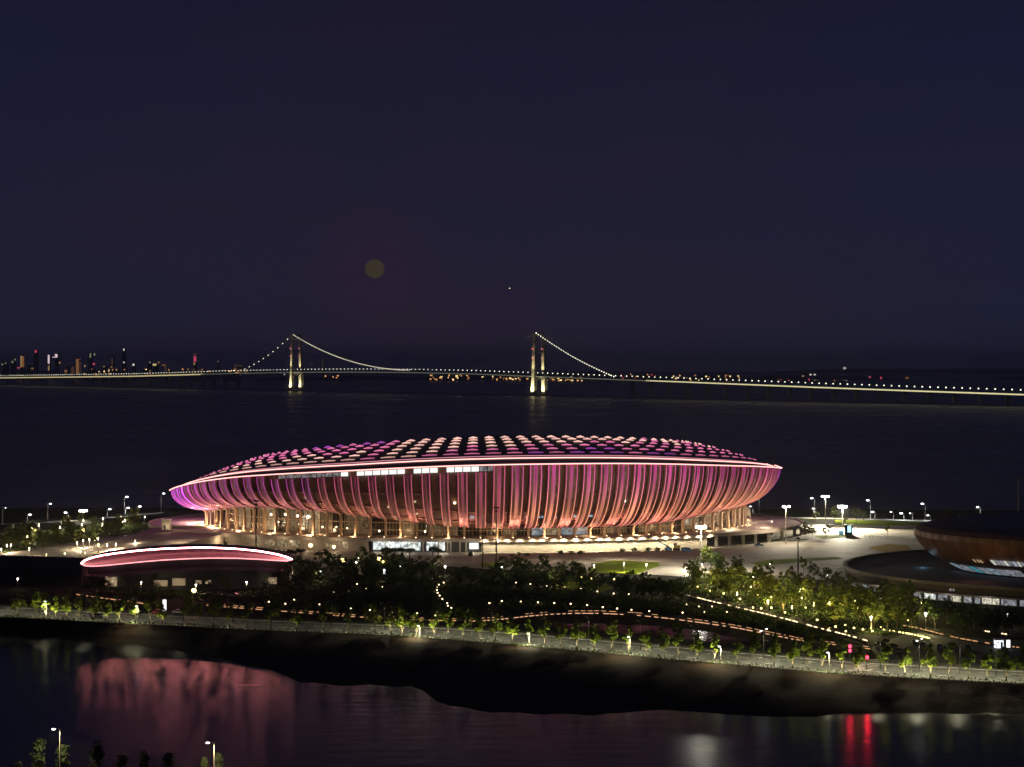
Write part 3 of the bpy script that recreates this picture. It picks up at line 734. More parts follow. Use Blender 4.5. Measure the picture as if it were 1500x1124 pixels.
# ------------------------------------------------------------------ small canopy building at the left
can = thing('canopy_building', 'low curved pavilion with a purple lens shaped fascia outlined in pink light', 'pavilion')
TOPE = [(119, 826), (124, 821), (135, 817), (150, 813.5), (175, 810), (205, 806.5), (240, 804), (280, 802.5), (310, 802.5), (345, 804), (380, 807.5), (405, 812), (420, 816), (428, 820)]
BOTE = [(119, 826), (124, 829), (135, 829.8), (150, 829), (175, 826.5), (205, 823.5), (240, 820.5), (280, 818.5), (310, 817.8), (345, 818), (380, 819.5), (405, 821.3), (420, 822), (428, 820)]
def cdist(px): t = (px-273)/155.; return 842 + 22*t*t
NPX = [119 + (428-119)*(0.5 - .5*cos(pi*i/40)) for i in range(41)]
top = [D(p, interp(TOPE, p), cdist(p)) for p in NPX]; bot = [D(p, interp(BOTE, p), cdist(p)-1.5) for p in NPX]
rows = []
for k in range(7):
    t = k/6.0; rows.append([a.lerp(c, t) + Vector((0, 3.2*sin(pi*t)*sin(pi*i/40), 0)) for i, (a, c) in enumerate(zip(top, bot))])
b = MB(); b.grid(rows); b.build('fascia', mat('fascia_panel', (.09, .055, .08), .45, var=.15, scale=.1), can, smooth=True)
b = MB(); b.grid([top, [p + Vector((0, 10, .6)) for p in top], [p + Vector((0, 34*sin(pi*i/40), -2.5)) for i, p in enumerate(top)], [Vector((p.x, p.y + 34*sin(pi*i/40)+1, 5.9)) for i, p in enumerate(top)]]); b.build('roof', M_roof, can, smooth=True)
b = MB(); b.tube(top, .28, 6, cols=[(34, 10.0, 9.4)]*41); b.build('rim_light', E_led, can)
b = MB(); b.tube(bot, .22, 6, cols=[(2.2, .75, .8)]*41); b.build('rim_light', E_led, can)
low = [p for p in bot[4:37]]
b = MB(); b.grid([[p + Vector((0, 2.0, 0)) for p in low], [p + Vector((0, 4.0, -3.6)) for p in low], [p + Vector((0, 1.0, -4.4)) for p in low], [p + Vector((0, 1.0, -5.2)) for p in low], [Vector((p.x, p.y+3.5, p.z-5.2)) for p in low], [Vector((p.x, p.y+3.5, 5.9)) for p in low]]); b.build('wall', M_wall, can)
for px, py, wpx, hpx, em in ((163, 852, 16, 14, I_warm), (262, 853, 18, 10, mat('lit_window_dim', (.1, .08, .05), .7, var=0, emit=(1, .72, .4), es=.22, sample=False)), (291, 853, 8, 5, I_warm), (305, 853, 8, 5, I_warm), (398, 851, 14, 9, I_warm), (236, 855, 18, 8, MATS['lit_window_dim'])):
    q = D(px, py, cdist(px)+.8); sc = q.y/F; b = MB(); b.box(tuple(q), (wpx*sc, .3, hpx*sc)); o = b.build('lit_window', em, can)
    b = MB(); b.box((q.x-wpx*sc/2-.15, q.y-.1, q.z), (.25, .3, hpx*sc)); b.box((q.x+wpx*sc/2+.15, q.y-.1, q.z), (.25, .3, hpx*sc)); b.box((q.x, q.y-.1, q.z+hpx*sc/2+.15), (wpx*sc+.7, .3, .25)); b.build('frame', M_conc, o)
    if wpx > 10: lamp(can, 'POINT', (q.x, q.y-3, q.z), 160, WARMW, .4)
for i in (8, 14, 20, 26, 32):
    p = top[i].lerp(bot[i], .9); lamp(can, 'POINT', (p.x, p.y-3.0, p.z-.5), 250, (1, .4, .6), .4)
# low wing walls beside it
b = MB(); q0, q1 = P(2, 832), P(128, 836); b.box(((q0.x+q1.x)/2, (q0.y+q1.y)/2 - 4, 9.0), ((q1-q0).length, 3, 6.2), math.atan2((q1-q0).y, (q1-q0).x)); b.build('wing_wall', M_aroof, can)

# ------------------------------------------------------------------ arena at the right
ar = thing('arena', 'dark brown bowl shaped arena on a wide dark deck at the right edge', 'arena')
AX, AY = 257.5, 866.0
def aell(a, bb, th, z): return Vector((AX + a*cos(th), AY - bb*sin(th), z))
prof = [(.80, 12.9), (.86, 15.5), (.93, 19.0), (.975, 23.0), (1.0, 26.8), (.995, 29.0), (.965, 30.6), (.91, 31.7), (.83, 32.4)]
NA = 72
for k in range(NA):
    t0, t1 = 2*pi*k/NA, 2*pi*(k+1)/NA
    if cos((t0+t1)/2) > .8: continue
    b = MB(); g = .0022
    b.grid([[aell(88*r, 72*r, t0+g, z), aell(88*r+.35, 72*r+.35, (t0+t1)/2, z), aell(88*r, 72*r, t1-g, z)] for r, z in prof]); b.build('wall_panel', M_brown, ar)
b = MB(); b.grid([[aell(88*r-.6, 72*r-.6, 2*pi*i/NA, z) for i in range(NA)] for r, z in prof], closed=True); b.build('inner_wall', M_dark, ar)
b = MB(); b.grid([[aell(88*r, 72*r, 2*pi*i/NA, z) for i in range(NA)] for r, z in ((.835, 32.45), (.7, 32.8), (.4, 33.1), (.02, 33.2))], closed=True); b.build('roof', M_aroof, ar)
def arena_px(px, r, z):
    best = None
    for i in range(400):
        th = pi*.25 + pi*.9*i/400; q = aell(88*r, 72*r, th, z); d = abs(750 + q.x*F/q.y - px)
        if sin(th) > -.2 and (best is None or d < best[0]): best = (d, th)
    return best[1]
def arow(pxs, r0, z0, r1, z1, wpx, ems, name='lit_window'):
    for i, px in enumerate(pxs):
        ta, tb = arena_px(px, r0, z0), arena_px(px+wpx, r0, z0); b = MB()
        b.grid([[aell(88*r0+.75, 72*r0+.75, ta, z0), aell(88*r0+.75, 72*r0+.75, tb, z0)], [aell(88*r1+.75, 72*r1+.75, ta, z1), aell(88*r1+.75, 72*r1+.75, tb, z1)]]); b.build(name, ems[i % len(ems)], ar)
E_wh2 = E('lit_window_cream', (.9, .9, .8), .6); E_tq = E('lit_window_teal', (.10, .42, .52), .45)
arow([1458 + 6.2*k for k in range(8)], .918, 18.3, .949, 20.4, 4.6, [E_wh2, I_grey, E_wing])
arow([1411 + 12.2*k for k in range(8)], .812, 13.4, .874, 16.2, 10.2, [I_blue, I_grey, E_tq, I_grey, I_blue, I_grey, I_grey, I_grey])
arow([1431, 1437, 1441], .925, 18.7, .945, 20.0, 1.2, [E_winw])
for px in (1418, 1440): q = D(px, 833, 815); lamp(ar, 'POINT', q, 260, (1, .35, .15), .5)
# deck and lower glazed storey
DA, DB, DY = 116.0, 98.0, 868.0
def dell(a, bb, th, z): return Vector((AX + a*cos(th), DY - bb*sin(th), z))
ta_ = [2*pi*i/120 for i in range(120)]
b = MB(); b.grid([[dell(DA, DB, t, 12.75) for t in ta_], [dell(50, 40, t, 12.8) for t in ta_]], closed=True); b.build('deck', M_adeck, ar)
b = MB(); b.grid([[dell(DA+.05, DB+.05, t, 12.76) for t in ta_], [dell(DA+.05, DB+.05, t, 13.6) for t in ta_], [dell(DA+1.6, DB+1.6, t, 13.6) for t in ta_], [dell(DA+1.6, DB+1.6, t, 12.3) for t in ta_]], closed=True); b.build('parapet', M_aled, ar)
b = MB(); b.grid([[dell(DA+1.4, DB+1.4, t, 12.3) for t in ta_], [dell(DA+.5, DB+.5, t, 9.6) for t in ta_]], closed=True); b.build('fascia', M_afas, ar)
b = MB(); b.grid([[dell(DA+.5, DB+.5, t, 10.0) for t in ta_], [dell(DA+5, DB+5, t, 10.0) for t in ta_], [dell(DA+5, DB+5, t, 9.2) for t in ta_], [dell(DA-2, DB-2, t, 9.2) for t in ta_]], closed=True); b.build('ledge', M_aled, ar)
b = MB(); b.grid([[dell(DA-.5, DB-.5, t, 9.3) for t in ta_], [dell(DA-.5, DB-.5, t, 5.9) for t in ta_]], closed=True); b.build('lower_wall', M_wall, ar)
def deck_px(px):
    best = None
    for i in range(500):
        th = pi*.3 + pi*.75*i/500; q = dell(DA, DB, th, 8)
        d = abs(750 + q.x*F/q.y - px)
        if sin(th) > 0 and (best is None or d < best[0]): best = (d, th)
    return best[1]
for i, (a, c) in enumerate([(1246, 1256), (1262, 1276), (1280, 1292), (1336, 1350), (1353, 1370), (1373, 1388), (1391, 1408), (1411, 1424), (1427, 1436), (1438, 1463), (1466, 1488), (1492, 1510)]):
    ta, tb = deck_px(a), deck_px(c); b = MB(); q0, q1 = dell(DA, DB, ta, 0), dell(DA, DB, tb, 0); z1 = 9.15; z0 = 6.4
    b.quad((q0.x, q0.y, z0), (q1.x, q1.y, z0), (q1.x, q1.y, z1), (q0.x, q0.y, z1)); b.build('lit_window', [I_grey, I_blue, I_grey, I_grey, I_white, I_grey, I_cream, I_grey, I_grey, I_cream, I_grey, I_grey][i], ar)
    b = MB(); b.box((q0.x, q0.y-.2, 7.7), (.35, .35, 3.0)); b.build('mullion', M_dark, ar)
b = MB(); q = dell(DA+1.2, DB+1.2, deck_px(1397), 11.0); b.box((q.x-.7, q.y-.3, q.z), (.9, .2, .9)); b.box((q.x+.6, q.y-.3, q.z), (.9, .2, .9)); b.build('wall_sign', E('lit_sign_dim', (.6, .55, .55), .35), ar)
lamp(ar, 'POINT', D(1352, 829, 872) + Vector((0, 0, .6)), 260, (.35, .75, 1.0), .5)
for px in (1300, 1345, 1400, 1455): 
    t = deck_px(px); lamp(ar, 'POINT', dell(DA+7, DB+7, t, 8), 420, (.95, .9, .85), .4)

# ------------------------------------------------------------------ bridge
def bd(px): return F*CAMZ/(29.0 + 31.0*px/1500.0)
DECKY = [(-200, 556), (0, 553.5), (200, 551), (340, 547), (434, 545.2), (520, 544.8), (600, 545.3), (700, 547.5), (790, 551), (900, 555.3), (1000, 559), (1100, 563), (1200, 567), (1350, 572.5), (1500, 577.5), (1700, 585)]
def bpt(px, y): return D(px, y, bd(px))
BDIR = (bpt(1000, 560) - bpt(0, 560)); BDIR.z = 0; BDIR.normalize(); BN = Vector((-BDIR.y, BDIR.x, 0))   # BN points away from camera
br = thing('suspension_bridge', 'long suspension bridge with two lit towers and strings of lamps across the water', 'bridge')
BPX = list(range(-200, 1701, 20)); dk = [bpt(p, interp(DECKY, p)) for p in BPX]
W2 = 17.0
b = MB(); b.grid([[p - BN*W2 + Vector((0, 0, -3.5)) for p in dk], [p - BN*(W2+2) for p in dk], [p + BN*(W2+2) for p in dk], [p + BN*W2 + Vector((0, 0, -3.5)) for p in dk]], ); b.grid([[p + BN*W2 + Vector((0, 0, -3.5)) for p in dk], [p - BN*W2 + Vector((0, 0, -3.5)) for p in dk]]); b.build('deck', M_deck, br)
E_edge = E('bridge_edge_light', (1, .84, .42), .85); E_edge2 = E('bridge_edge_dim', (.5, .5, .36), .28); E_blamp = E('bridge_lamp', (.95, .92, .72), 3.4); E_cab = E('cable_lamp', (1, .92, .72), 3.2)
def edge(px0, px1, em, r):
    pts = [bpt(p, interp(DECKY, p)) - BN*(W2+2.3) + Vector((0, 0, -1.2)) for p in range(px0, px1+1, 20)]; b = MB(); b.tube(pts, r, 4); b.build('edge_light', em, br)
edge(-200, 300, E_edge, 2.4); edge(300, 960, E_edge2, 1.5)
m_dash = mat('bridge_edge_dashed', (.05, .05, .05), .6, var=0, emit=(1, .90, .48), es=.95, sample=False)
b = MB(); b1 = bpt(955, interp(DECKY, 955)); acc = 0
prev = None
px = 955.0
while px < 1700:
    q = bpt(px, interp(DECKY, px)) - BN*(W2+2.3) + Vector((0, 0, -.8)); b.box(tuple(q), (4.0, 3.2, 3.4), math.atan2(BDIR.y, BDIR.x)); px += 2.6
stuff(b.build('edge_lamp', m_dash, br))
# lamps on the deck
blm = MB(); blm.tube([(0, 0, 0), (0, 0, 10)], .35, 4); pole_me = blm.mesh('pole', M_pole)
bh = MB(); bh.box((-.6, 0, 10.6), (2.3, 2.2, 2.5)); head_me = bh.mesh('lamp_head', E_blamp)
s0 = bpt(-60, 556); L = (bpt(1640, 580) - s0); L.z = 0; nL = int(L.length/26.5)
for i in range(nL):
    q = s0 + BDIR*26.5*i; px = 750 + q.x*F/q.y
    z = bpt(px, interp(DECKY, px)).z; o = link('lamp_post', pole_me, br, (q.x, q.y, z) - BN*10 if False else Vector((q.x, q.y, z)) - BN*10)
    hd = link('lamp_head', head_me, o); hd.rotation_euler = (0, .35, 0)
# towers
for px, ytop, yb in ((434.5, 489.5, 572), (790, 487, 579)):
    d = bd(px); base = D(px, yb, d); base.z = 0; ztop = CAMZ - (ytop-HY)*d/F; zd = bpt(px, interp(DECKY, px)).z
    tw = MB(); 
    tw = bpy.data.objects.new('tower', None)
    b = MB(); ang = math.atan2(BDIR.y, BDIR.x)
    b.box((base.x, base.y, 2.5), (30, 62, 7), ang); tw = b.build('tower', M_tower, br)
    for s in (-1, 1):
        c = base + BN*s*21; rows = []
        for t in [0, .15, .3, .45, .6, .8, 1.0]:
            z = 5 + (ztop-5)*t; hw_ = lerp(8.5, 5.0, t); lean = BN*(-s*4.5*t)
            o = Vector((c.x, c.y, z)) + lean
            rows.append([o - BDIR*hw_ - BN*hw_*.75, o + BDIR*hw_ - BN*hw_*.75, o + BDIR*hw_ + BN*hw_*.75, o - BDIR*hw_ + BN*hw_*.75])
        b = MB(); b.grid(rows, closed=True); b.poly(rows[-1]); b.build('leg', M_tower, tw)
        for zz in (.60, .735):
            z = zd + (ztop-zd)*(.42 if zz < .7 else .62); b = MB(); q = c - BN*(10) - BN*0; q = Vector((c.x, c.y, z)) - BN*(s*2.5) - BN*8.5; b.box(tuple(q), (7 if s < 0 else 4.5, 2, 2.6), ang); b.build('warning_light', E('warning_light', (1, .22, .25), 1.7), tw)
        # floodlights on the footing
        for dd, pw, zz in ((-1, 90000 if s < 0 else 42000, 8), (1, 30000, 8)):
            q = c - BN*22 + BDIR*dd*10; lamp(br, 'SPOT', (q.x, q.y, zz), pw*6.0, (1, .88, .48), .8, spot=85, direction=Vector((c.x, c.y, 45)) - Vector((q.x, q.y, zz)), blend=.8)
        q = Vector((c.x, c.y, zd+4)) - BN*24 - BDIR*2; lamp(br, 'SPOT', tuple(q), 260000, (1, .86, .45), .8, spot=70, direction=Vector((c.x, c.y, zd+75)) - q, blend=.9)
    for f in (.30, .62, .97):
        b = MB(); z = zd - 10 if f < .4 else lerp(zd, ztop, .55) if f < .9 else ztop - 6; b.box((base.x, base.y, z), (8, 36, 7 if f > .9 else 5), ang); b.build('crossbeam', M_tower, tw)
# main cables: side span, centre span, side span
def plan_s(px): q = bpt(px, 560); q.z = 0; r = s0.copy(); r.z = 0; return (q-r).dot(BDIR)
def at_s(s, z, off): q = s0 + BDIR*s + BN*off; return Vector((q.x, q.y, z))
sA, sT1, sMid, sT2, sB = plan_s(357), plan_s(434.5), plan_s(600), plan_s(790), plan_s(908)
zT1 = CAMZ - (491-HY)*bd(434.5)/F; zT2 = CAMZ - (488-HY)*bd(790)/F
zlow = bpt(603, 544.5).z + 3
smid = (sT1+sT2)/2
def cz(s):
    if s < sT1: t = (s-sA)/(sT1-sA); return lerp(bpt(357, 545).z, zT1, t) - 14*sin(pi*t)
    if s > sT2: t = (s-sT2)/(sB-sT2); return lerp(zT2, bpt(908, 554).z, t) - 10*sin(pi*t)
    sm = sT1 + (sT2-sT1)*.53
    return (zlow + (zT1-zlow)*((sm-s)/(sm-sT1))**2) if s < sm else (zlow + (zT2-zlow)*((s-sm)/(sT2-sm))**2)
cab = {}
for off in (-16.5, 16.5):
    b = MB(); ss = [lerp(sA, sB, i/140) for i in range(141)]; b.tube([at_s(s, cz(s), off) for s in ss], .6, 5); cab[off] = b.build('cable', M_deck, br)
cl_me = MB(); cl_me.box((0, 0, 0), (2.6, 2.6, 2.9)); cl_me = cl_me.mesh('cable_lamp', E_cab)
s = sA + 40
while s < sT1 - 10: link('cable_lamp', cl_me, cab[-16.5], at_s(s, cz(s)+2, -16.5)); s += 38
s = sT1 + 8; sm = sT1 + (sT2-sT1)*.53
while s < sm: link('cable_lamp', cl_me, cab[-16.5], at_s(s, cz(s)+2, -16.5), sc=(.85, .85, .85)); s += 13.5
s = sT2 + 6
while s < sB: link('cable_lamp', cl_me, cab[-16.5], at_s(s, cz(s)+2, -16.5)); s += 12
hg = MB()
s = sT1 + 30
while s < sT2 - 30:
    zz = cz(s); px = 750 + at_s(s, 0, 0).x*F/at_s(s, 0, 0).y; zd = bpt(px, interp(DECKY, px)).z
    if zz > zd+3: hg.tube([at_s(s, zz, -16.5), at_s(s, zd, -16.5)], .16, 3, cap=False)
    s += 24
stuff(hg.build('hanger', M_deck, br))
s = sB + 60
pier_me = None
while s < plan_s(1690):
    q = at_s(s, 0, 0); px = 750 + q.x*F/q.y; zd = bpt(px, interp(DECKY, px)).z
    b = MB(); b.box((q.x, q.y, zd/2-2), (3, 14, zd-3), math.atan2(BDIR.y, BDIR.x)); b.build('pier', M_tower, br); s += 85
s = plan_s(-150)
while s < sA - 30:
    q = at_s(s, 0, 0); px = 750 + q.x*F/q.y; zd = bpt(px, interp(DECKY, px)).z
    b = MB(); b.box((q.x, q.y, zd/2-2), (3, 14, zd-3), math.atan2(BDIR.y, BDIR.x)); b.build('pier', M_tower, br); s += 100
# low service trestle along the water line
b = MB(); pts = [bpt(p, 562) for p in BPX]; pts = [Vector((p.x, p.y, 3)) - BN*34 for p in pts]
b.grid([[p - Vector((0, 0, 1.5)) for p in pts], [p + Vector((0, 0, 2.0)) for p in pts], [p + BN*5 + Vector((0, 0, 2.0)) for p in pts]])
for p in pts[::1]: b.box((p.x, p.y+2, 0), (2, 2, 5))
tag(b.build('trestle', mat('trestle_rail', (.5, .48, .46), .8, var=.1, scale=.05)), 'thin low service trestle running along the water below the bridge', 'trestle')

# ------------------------------------------------------------------ far city
def city(px, yt, wpx, d, lights, label, roof='flat'):
    s = d/F; q = D(px, HY + CAMZ*F/d, d); zt = CAMZ - (yt-HY)*s
    t = thing('far_building', label, 'building', (q.x, d, 0), 0, 'buildings on the far shore')
    ww = wpx*s*.7
    b = MB(); b.box((0, 0, zt/2), (ww, 26, zt)); b.build('wall', M_city, t)
    b = MB(); b.box((0, 0, zt+2), (ww*.6, 16, 4));
    if roof == 'spire': b.tube([(0, 0, zt), (0, 0, zt+42)], [3, .8], 5)
    b.build('roof', M_city, t)
    for x, y0, y1, wl, em in lights:
        z0, z1 = CAMZ - (y1-HY)*s, CAMZ - (y0-HY)*s
        b = MB(); b.box(((x-px)*s, -13.6, (z0+z1)/2), (wl*s, 1.2, z1-z0)); b.build('lit_window', em, t)
c_w = E('far_warm', (1, .62, .28), .55); c_o = E('far_orange', (1, .45, .14), .35); c_r = E('far_red', (1, .10, .22), .9); c_wh = E('far_white', (1, .92, .85), 1.2); c_p = E('far_pink', (1, .75, .8), 1.4); c_g = E('far_green', (.62, .72, .4), .6); c_dim = E('far_dim', (.65, .32, .2), .14); c_y = E('far_yellow', (1, .75, .3), 1.1)
city(8, 530, 12, 14000, [(4, 533, 535, 2, c_g), (9, 531, 533, 1.5, c_g)], 'far tower with greenish lights at the left edge of the skyline')
city(20, 530, 10, 14300, [(19, 529, 532, 2, c_g), (23, 526, 528, 2, c_g), (12, 538, 541, 3, c_r)], 'far tower with two green roof lights left of the orange tower')
city(33, 520, 8, 13800, [(31.5, 521, 538, 1.6, c_w), (34, 522, 538, 4, c_o)], 'tall far tower with warm orange stripe, left part of skyline')
city(53, 514, 9, 14200, [(53, 513, 517, 3, c_r)], 'far dark tower with a single red light on top')
city(45, 536, 14, 13900, [(28, 538, 540, 4, c_r), (48, 539, 541, 4, c_o)], 'low far block with red lights beside the orange tower')
city(72, 520, 5, 13900, [(72, 520, 533, 2.4, c_p), (72, 536, 543, 2, c_w)], 'slim far tower with a pinkish white stripe')
city(84, 518, 9, 14100, [(83, 519, 523, 4, c_p), (81, 523, 524, 8, c_p), (88, 530, 533, 2, c_w)], 'far tower with bright white crown light')
city(102, 537, 14, 13800, [(97, 542, 546, 4, c_o)], 'low dark far block left of the warm tower')
city(115, 525, 8, 13700, [(114, 526, 548, 4, c_o), (118, 530, 548, 2, c_dim), (118, 526, 527, 2, c_r)], 'far tower with an orange lit facade and red roof light')
city(107, 536, 7, 13600, [(107, 537, 548, 5, c_dim)], 'low dull red far block touching the orange lit tower')
city(133, 517, 8, 14300, [(133, 518, 524, 2, c_g), (139, 518, 521, 2, c_g), (138, 532, 535, 3, c_r), (125, 535, 538, 2, c_w)], 'far tower with pale green top lights and red sign below')
city(154, 536, 10, 13900, [(153, 536, 538, 2, c_w), (160, 541, 545, 2, c_y)], 'low far block with a warm corner light')
city(165, 524, 7, 14100, [(165, 525, 535, 2.4, c_dim), (164, 537, 539, 2, c_w)], 'far tower with dim brown facade')
city(182, 513, 7, 14400, [(182, 511, 514, 2.2, c_wh), (182, 530, 532, 2, c_wh)], 'tallest far tower with a white light at its tip', 'spire')
city(196, 532, 8, 13900, [(196, 533, 536, 3, c_wh)], 'low far tower with one white top light')
city(220, 530, 8, 14100, [(220, 530, 532, 2, c_g)], 'dark far tower with small greenish top light')
city(229, 533, 12, 13800, [(227, 533, 536, 5, c_y), (233, 530, 532, 2, c_w)], 'far block with yellow roof sign')
city(243, 534, 7, 13900, [(243, 535, 547, 3, c_dim), (240, 534, 536, 4, c_o)], 'far block with dim orange side')
city(286, 518, 6, 14000, [(286, 518, 521, 5, c_dim), (286, 522, 530, 4, c_r), (285, 531, 535, 2, c_w)], 'far tower with glowing red crown right of the skyline gap')
city(276, 539, 8, 13800, [(276, 540, 542, 2, c_w)], 'low far block left of the red crowned tower')
city(320, 529, 4, 14300, [(320, 529, 531, 1.4, c_g)], 'thin far mast tower right of the red crowned tower')
city(350, 535, 14, 13600, [(349, 535, 537, 12, c_dim), (345, 539, 544, 3, c_o), (353, 541, 545, 4, c_o), (361, 541, 546, 2, c_w)], 'far block with dull orange roof line left of the bridge tower')
city(473, 528, 3, 13700, [(473, 529, 543, 1.3, c_dim)], 'thin far mast under the bridge cable')
city(1290, 548, 12, 13500, [(1290, 552, 557, 2, c_r), (1274, 551, 554, 2, c_r)], 'far red lit block above the right end of the bridge')
city(1328, 552, 10, 13500, [(1328, 553, 555, 5, c_o)], 'low far block with orange light at far right')
city(1238, 538, 5, 23000, [(1237, 538, 541, 4, c_wh)], 'lone far hut with white light on the dark hill')
city(1180, 547, 18, 13600, [(1176, 550, 552, 3, c_w), (1187, 548, 550, 3, c_wh), (1193, 548, 550, 3, c_wh)], 'low far block with three pale lights above the bridge')
R2 = random.Random(5)
def shore(x0, x1, n, y0, y1, ems, sz, what):
    xs = sorted(R2.uniform(x0, x1) for _ in range(n))
    for i, x in enumerate(xs):
        yy = R2.uniform(y0, y1); d = 12600 + R2.uniform(0, 400); s = d/F; z = max(3, CAMZ - (yy-HY)*s)
        t = thing('far_shed', '%s low far waterfront shed from the left %s' % (nth(i+1), what), 'building', ((x-750)*s, d, 0), 0, 'lit sheds on the far shore')
        b = MB(); b.box((0, 12, z/2), (34, 24, z+4)); b.build('wall', M_city, t)
        b = MB(); w_ = R2.uniform(.6, 1.5)*sz*s; b.box((0, -.8, z), (w_, 1.2, R2.uniform(.6, 1.3)*sz*s)); b.build('lit_window', R2.choice(ems), t)
        if R2.random() < .5: b = MB(); b.box((R2.uniform(-12, 12), -.8, z*.6+1), (w_*.7, 1.2, sz*s*.6)); b.build('lit_window', R2.choice(ems), t)
fo = E('far_harbour_orange', (1, .50, .16), 1.6); fy = E('far_harbour_yellow', (1, .68, .28), 2.6); fo2 = E('far_harbour_dim', (1, .42, .15), .7)
shore(630, 690, 22, 550, 557, [fo, fy, fo2], 2.4, 'left of the right bridge tower')
shore(692, 778, 26, 551, 557, [fo, fo, fo2, fy], 2.2, 'just left of the right bridge tower')
shore(803, 855, 22, 553, 559, [fo, fy, fo2], 2.3, 'right of the right bridge tower')
shore(905, 965, 14, 548, 554, [fo2, fo, c_r], 1.8, 'above the bridge approach')
shore(980, 1090, 24, 550, 557, [fo, fo2, fy], 2.0, 'behind the bridge approach')
shore(120, 350, 26, 541, 549, [fo, fo2, fy], 2.0, 'below the skyline')
shore(476, 505, 5, 548, 554, [fo], 2.0, 'right of the left bridge tower')
shore(410, 425, 3, 548, 553, [c_wh, fo], 1.6, 'left of the left bridge tower')
shore(1130, 1260, 10, 556, 560, [fo2, c_r, c_g], 1.6, 'past the bridge lamps')
# boats
def boat(px, py, label, em=None):
    q = P(px, py, 0); t = thing('boat', label, 'boat', q, .4, 'small boats on the dark bay'); t.scale = (.5, .5, .5)
    b = MB(); b.grid([[(-8, 0, 2.0), (-8, -2, 2.0), (3, -2.3, 2.1), (9, 0, 2.8)], [(-7.5, 0, -.3), (-7.5, -1.4, -.3), (3, -1.5, -.3), (7.5, 0, -.3)]]); b.grid([[(9, 0, 2.8), (3, 2.3, 2.1), (-8, 2, 2.0), (-8, 0, 2.0)], [(7.5, 0, -.3), (3, 1.5, -.3), (-7.5, 1.4, -.3), (-7.5, 0, -.3)]]); b.poly([(-8, -2, 2), (3, -2.3, 2.1), (9, 0, 2.8), (3, 2.3, 2.1), (-8, 2, 2)]); b.build('hull', M_card, t)
    b = MB(); b.box((-3, 0, 3.2), (4.5, 2.8, 2.2)); b.build('cabin', M_wall, t)
    b = MB(); b.tube([(-3, 0, 4.3), (-3, 0, 7)], .12, 5); b.build('mast', M_pole, t)
    b = MB(); b.ball((-3, 0, 7.2), .9, 6, 4); b.build('lamp', em or E('boat_lamp', (.6, .85, .8), .8), t)
boat(178, 571, 'boat with teal light below the skyline, left bay'); boat(272, 574, 'boat with pale light left of the left bridge tower'); boat(60, 604, 'boat at the far left of the dark bay'); boat(103, 605, 'boat just right of the leftmost bay boat'); boat(673, 583, 'boat with teal light below the middle of the bridge'); boat(752, 575, 'boat beside the right bridge tower'); boat(478, 600, 'boat in dark water right of the left bridge tower')

# ------------------------------------------------------------------ trees
def crown_mesh(seed, nclump, leaves, w, h, z0, m, size=.5, shape='oval'):
    R = random.Random(seed); b = MB()
    for c in range(nclump):
        for _ in range(50):
            x, y, z = R.uniform(-1, 1), R.uniform(-1, 1), R.uniform(-1, 1)
            if x*x+y*y+z*z <= 1: break
        if shape == 'cone': rr = (1 - (z+1)/2)*.95 + .08; x *= rr; y *= rr
        elif shape == 'flat': z = z*.6 + .25*(1 - x*x - y*y)
        cx, cy, cz_ = x*w, y*w, z0 + (z+1)/2*h; cr = R.uniform(.16, .30)*w + .25
        for _ in range(leaves):
            a, e_ = R.uniform(0, 2*pi), R.uniform(-1, 1); r = cr*R.random()**.4; q = sqrt(1-e_*e_)
            p = Vector((cx + r*q*cos(a), cy + r*q*sin(a), cz_ + r*e_*.8))
            u = Vector((R.gauss(0, 1), R.gauss(0, 1), R.gauss(0, .6))).normalized(); v = u.cross(Vector((R.gauss(0, 1), R.gauss(0, 1), R.gauss(0, 1)))).normalized()
            s = size*R.uniform(.6, 1.25)
            b.quad(p - u*s*.5, p + v*s*.32, p + u*s*.5, p - v*s*.32)
    return b.mesh('crown', m)
def trunk_mesh(seed, h, r, limbs=4, spread=1.8):
    R = random.Random(seed); b = MB(); k = [(0, 0, -.2), (R.uniform(-.1, .1), R.uniform(-.1, .1), h*.5), (R.uniform(-.3, .3), R.uniform(-.3, .3), h)]
    b.tube(k, [r*1.3, r, r*.7], 6)
    for i in range(limbs):
        a = 2*pi*i/limbs + R.uniform(-.4, .4); z = h*R.uniform(.6, .95)
        b.tube([(0, 0, z), (cos(a)*spread*.5, sin(a)*spread*.5, z+spread*.6), (cos(a)*spread, sin(a)*spread, z+spread*1.3)], [r*.55, r*.4, r*.15], 5)
    return b.mesh('trunk', M_bark)
